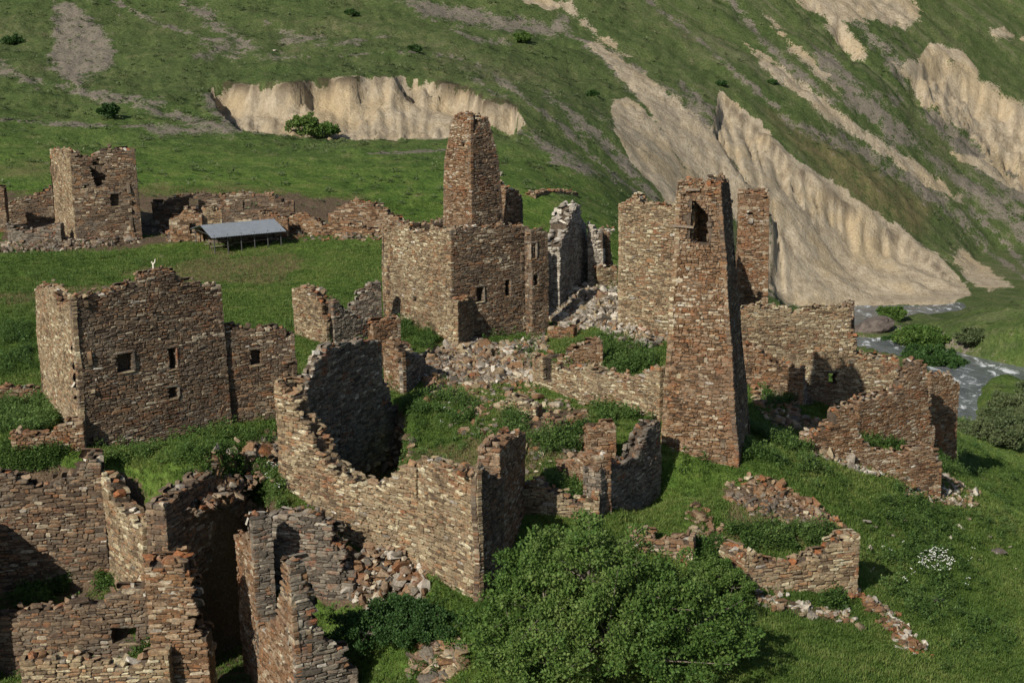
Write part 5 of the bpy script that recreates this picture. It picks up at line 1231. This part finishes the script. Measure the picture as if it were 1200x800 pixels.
for k, (x, y, s_, lb) in enumerate([(15,52,1.2,'dark flat bush at the upper left corner'),(590,148,.0,''),(412,18,.8,'tiny dark bush near the top centre scree'),(694,112,.6,'tiny bush on the green spur above the long bare gully'),(485,60,.7,'tiny bush on the slope above the pale scar'),(845,100,.6,'tiny bush at the top of the fluted cliff'),(905,98,.6,'tiny bush on the green slope beside the long sand strip'),(1046,402,1.0,'small bush on the gravel by the river')]):
    if s_: shrub('hill_bush', lb, bp(x, y), [(0,0,.4*s_,1.3*s_,1.2*s_,.8*s_)], 2500, .25, 'leaf_dark', seed=20 + k)
# gully thickets in the hillside
# ------------------------------------------------------------------ shelter, benches, boulder, small marker
def shelter():
    fl = G(252, 298); fr = at(330, 292, fl.y + 2.7); fr.z = fl.z       # feet of the front corner posts
    d = (fr - fl); L = d.length; t = d.normalized(); n = Vector((-t.y, t.x, 0))
    g0 = H(fl.x, fl.y)
    ez = g0 + 1.55; rz = ez + .55; Wd = 2.6
    root = empty('picnic_shelter', (fl.x, fl.y, g0), 'open sided picnic shelter with a pale corrugated metal gable roof', 'shelter')
    loc = root.location
    base = Vector((fl.x, fl.y, ez))
    for side in (0, 1):
        V, F = [], []; nc = 90
        for k in range(nc + 1):
            u = -.35 + (L + .7) * k / nc; wv = .025 * math.cos(k * math.pi)
            for s_ in range(2):
                if side == 0: p = base + t * u + n * (-.35 if s_ == 0 else Wd); z = ez - .12 if s_ == 0 else rz
                else: p = base + t * u + n * (Wd if s_ == 0 else 2 * Wd + .35); z = rz if s_ == 0 else ez - .12
                V.append((p.x - loc.x, p.y - loc.y, z + wv - loc.z)); V.append((p.x - loc.x, p.y - loc.y, z + wv - .03 - loc.z))
        for k in range(nc):
            a = 4 * k; F += [(a, a + 4, a + 6, a + 2), (a + 1, a + 3, a + 7, a + 5), (a, a + 1, a + 5, a + 4), (a + 2, a + 6, a + 7, a + 3)]
        F += [(0, 2, 3, 1), (4 * nc, 4 * nc + 1, 4 * nc + 3, 4 * nc + 2)]
        me = bpy.data.meshes.new('roof_panel'); me.from_pydata(V, [], F); me.materials.append(M['tin']); link('roof_panel', me, root)
    for k in range(6):
        for w in (0, 2 * Wd):
            p = base + t * (L * k / 5) + n * w; zb = H(p.x, p.y) - .2
            mb = MB(); mb.tube((p.x - loc.x, p.y - loc.y, zb - loc.z), (p.x - loc.x, p.y - loc.y, ez - loc.z), .05, .05, 6); mb.build('post', M['post'], root)
    for k in range(6):
        mb = MB(); a = base + t * (L * k / 5); b = a + n * (2 * Wd); r = a + n * Wd
        off = Vector((-loc.x, -loc.y, -loc.z - .14)); a = a + off; b = b + off; r = Vector((r.x, r.y, rz - .1)) + off
        mb.tube(a, r, .035, .035, 5); mb.tube(r, b, .035, .035, 5); mb.tube(a, b, .03, .03, 5); mb.build('rafter', M['post'], root)
    for w in (0, 2 * Wd):
        mb = MB(); a = base + n * w + off; mb.tube(a, a + t * L, .04, .04, 5); mb.build('eave_rail', M['post'], root)
    # picnic tables under it
    for u, lb in ((.16, 'left picnic table with its bench under the metal roofed shelter'), (.5, 'middle picnic table with its bench under the metal roofed shelter'), (.8, 'right picnic table with its bench under the metal roofed shelter')):
        c = base + t * (L * u) + n * (Wd * .7); g = H(c.x, c.y); tb = empty('picnic_table', (c.x, c.y, g), lb, 'picnic table')
        rz_ = math.atan2(t.y, t.x)
        mb = MB(); mb.box((0, 0, .74), (1.9, .75, .05), rz_); mb.build('table_top', M['wood'], tb)
        for s_ in (-1, 1):
            mb = MB(); q = n * (s_ * .75); mb.box((q.x, q.y, .44), (1.9, .28, .05), rz_); mb.build('bench_seat', M['wood'], tb)
            for e in (-1, 1):
                mb = MB(); q = t * (e * .7); r_ = n * (s_ * .6); mb.tube((q.x + r_.x, q.y + r_.y, -.1), (q.x, q.y, .72), .045, .045, 5); mb.build('leg', M['darkwood'], tb)
shelter()
# boulder in the river
p = G(1026, 388); bm = bmesh.new(); bmesh.ops.create_icosphere(bm, subdivisions=4, radius=1)
for v in bm.verts:
    c = v.co.copy(); k = 1 + .9 * (float(fbm(np.array([c.x * 1.1 + c.z]), np.array([c.y * 1.1 - c.z]), 4, 5)[0]) - .5); k *= 1 - .16 * max(0, c.dot(Vector((.6, -.3, .75)))) 
    v.co = Vector((c.x * 2.7 * k, c.y * 1.8 * k, c.z * 1.6 * k + .55 * c.x))
me = bpy.data.meshes.new('boulder'); bm.to_mesh(me); bm.free(); me.materials.append(M['boulder'])
tag(link('boulder', me, None, (p.x, p.y, p.z + .7)), 'large dark boulder at the edge of the river above the rapids', 'boulder')
for k, (x, y, s_, lb) in enumerate([(1060,452,.0,''),(1112,445,.0,''),(582,205,1.3,'flat pale rock on the meadow right of the pointed tower'),(742,346,.0,''),(1170,648,.8,'flat grey rock in the grass at the right'),(1098,705,.5,'small grey stone in the grass below the white flowers'),(1014,612,.4,'small pale stone in the grass above the orange wall corner'),(690,205,.0,''),(322,60,.6,'small white rock high on the left hillside')]):
    if not s_: continue
    p = G(x, y); V, F = TPL[22 + k % 8]; tag(link('rock', mk_mesh('rock', V * [1.5 * s_, s_, .45 * s_], F, [M['white' if k == 2 or k > 5 else 'boulder']]), None, (p.x, p.y, H(p.x, p.y) + .08)), lb, 'rock', GROUPS['rock'])
# pale forked marker on the ridge of the big house
w_ = wl(G(97, 523), G(272, 498), [(93,351),(259,334)], .75, .012, .012)
u_, z_ = w_.from_px(183, 316.5); p = w_.P(u_, z_, -.3); mk = empty('forked_marker', p, 'small pale forked stick standing on the peak of the large left house wall', 'marker')
mb = MB(); mb.tube((0, 0, -.1), (0, 0, .26), .045, .04, 7); mb.build('stem', M['pale'], mk)
mb = MB(); mb.tube((0, 0, .24), (-.07, 0, .38), .04, .03, 7); mb.build('fork', M['pale'], mk)
mb = MB(); mb.tube((0, 0, .24), (.09, 0, .34), .04, .03, 7); mb.tube((.09, 0, .34), (.12, 0, .5), .03, .018, 7); mb.build('fork', M['pale'], mk)
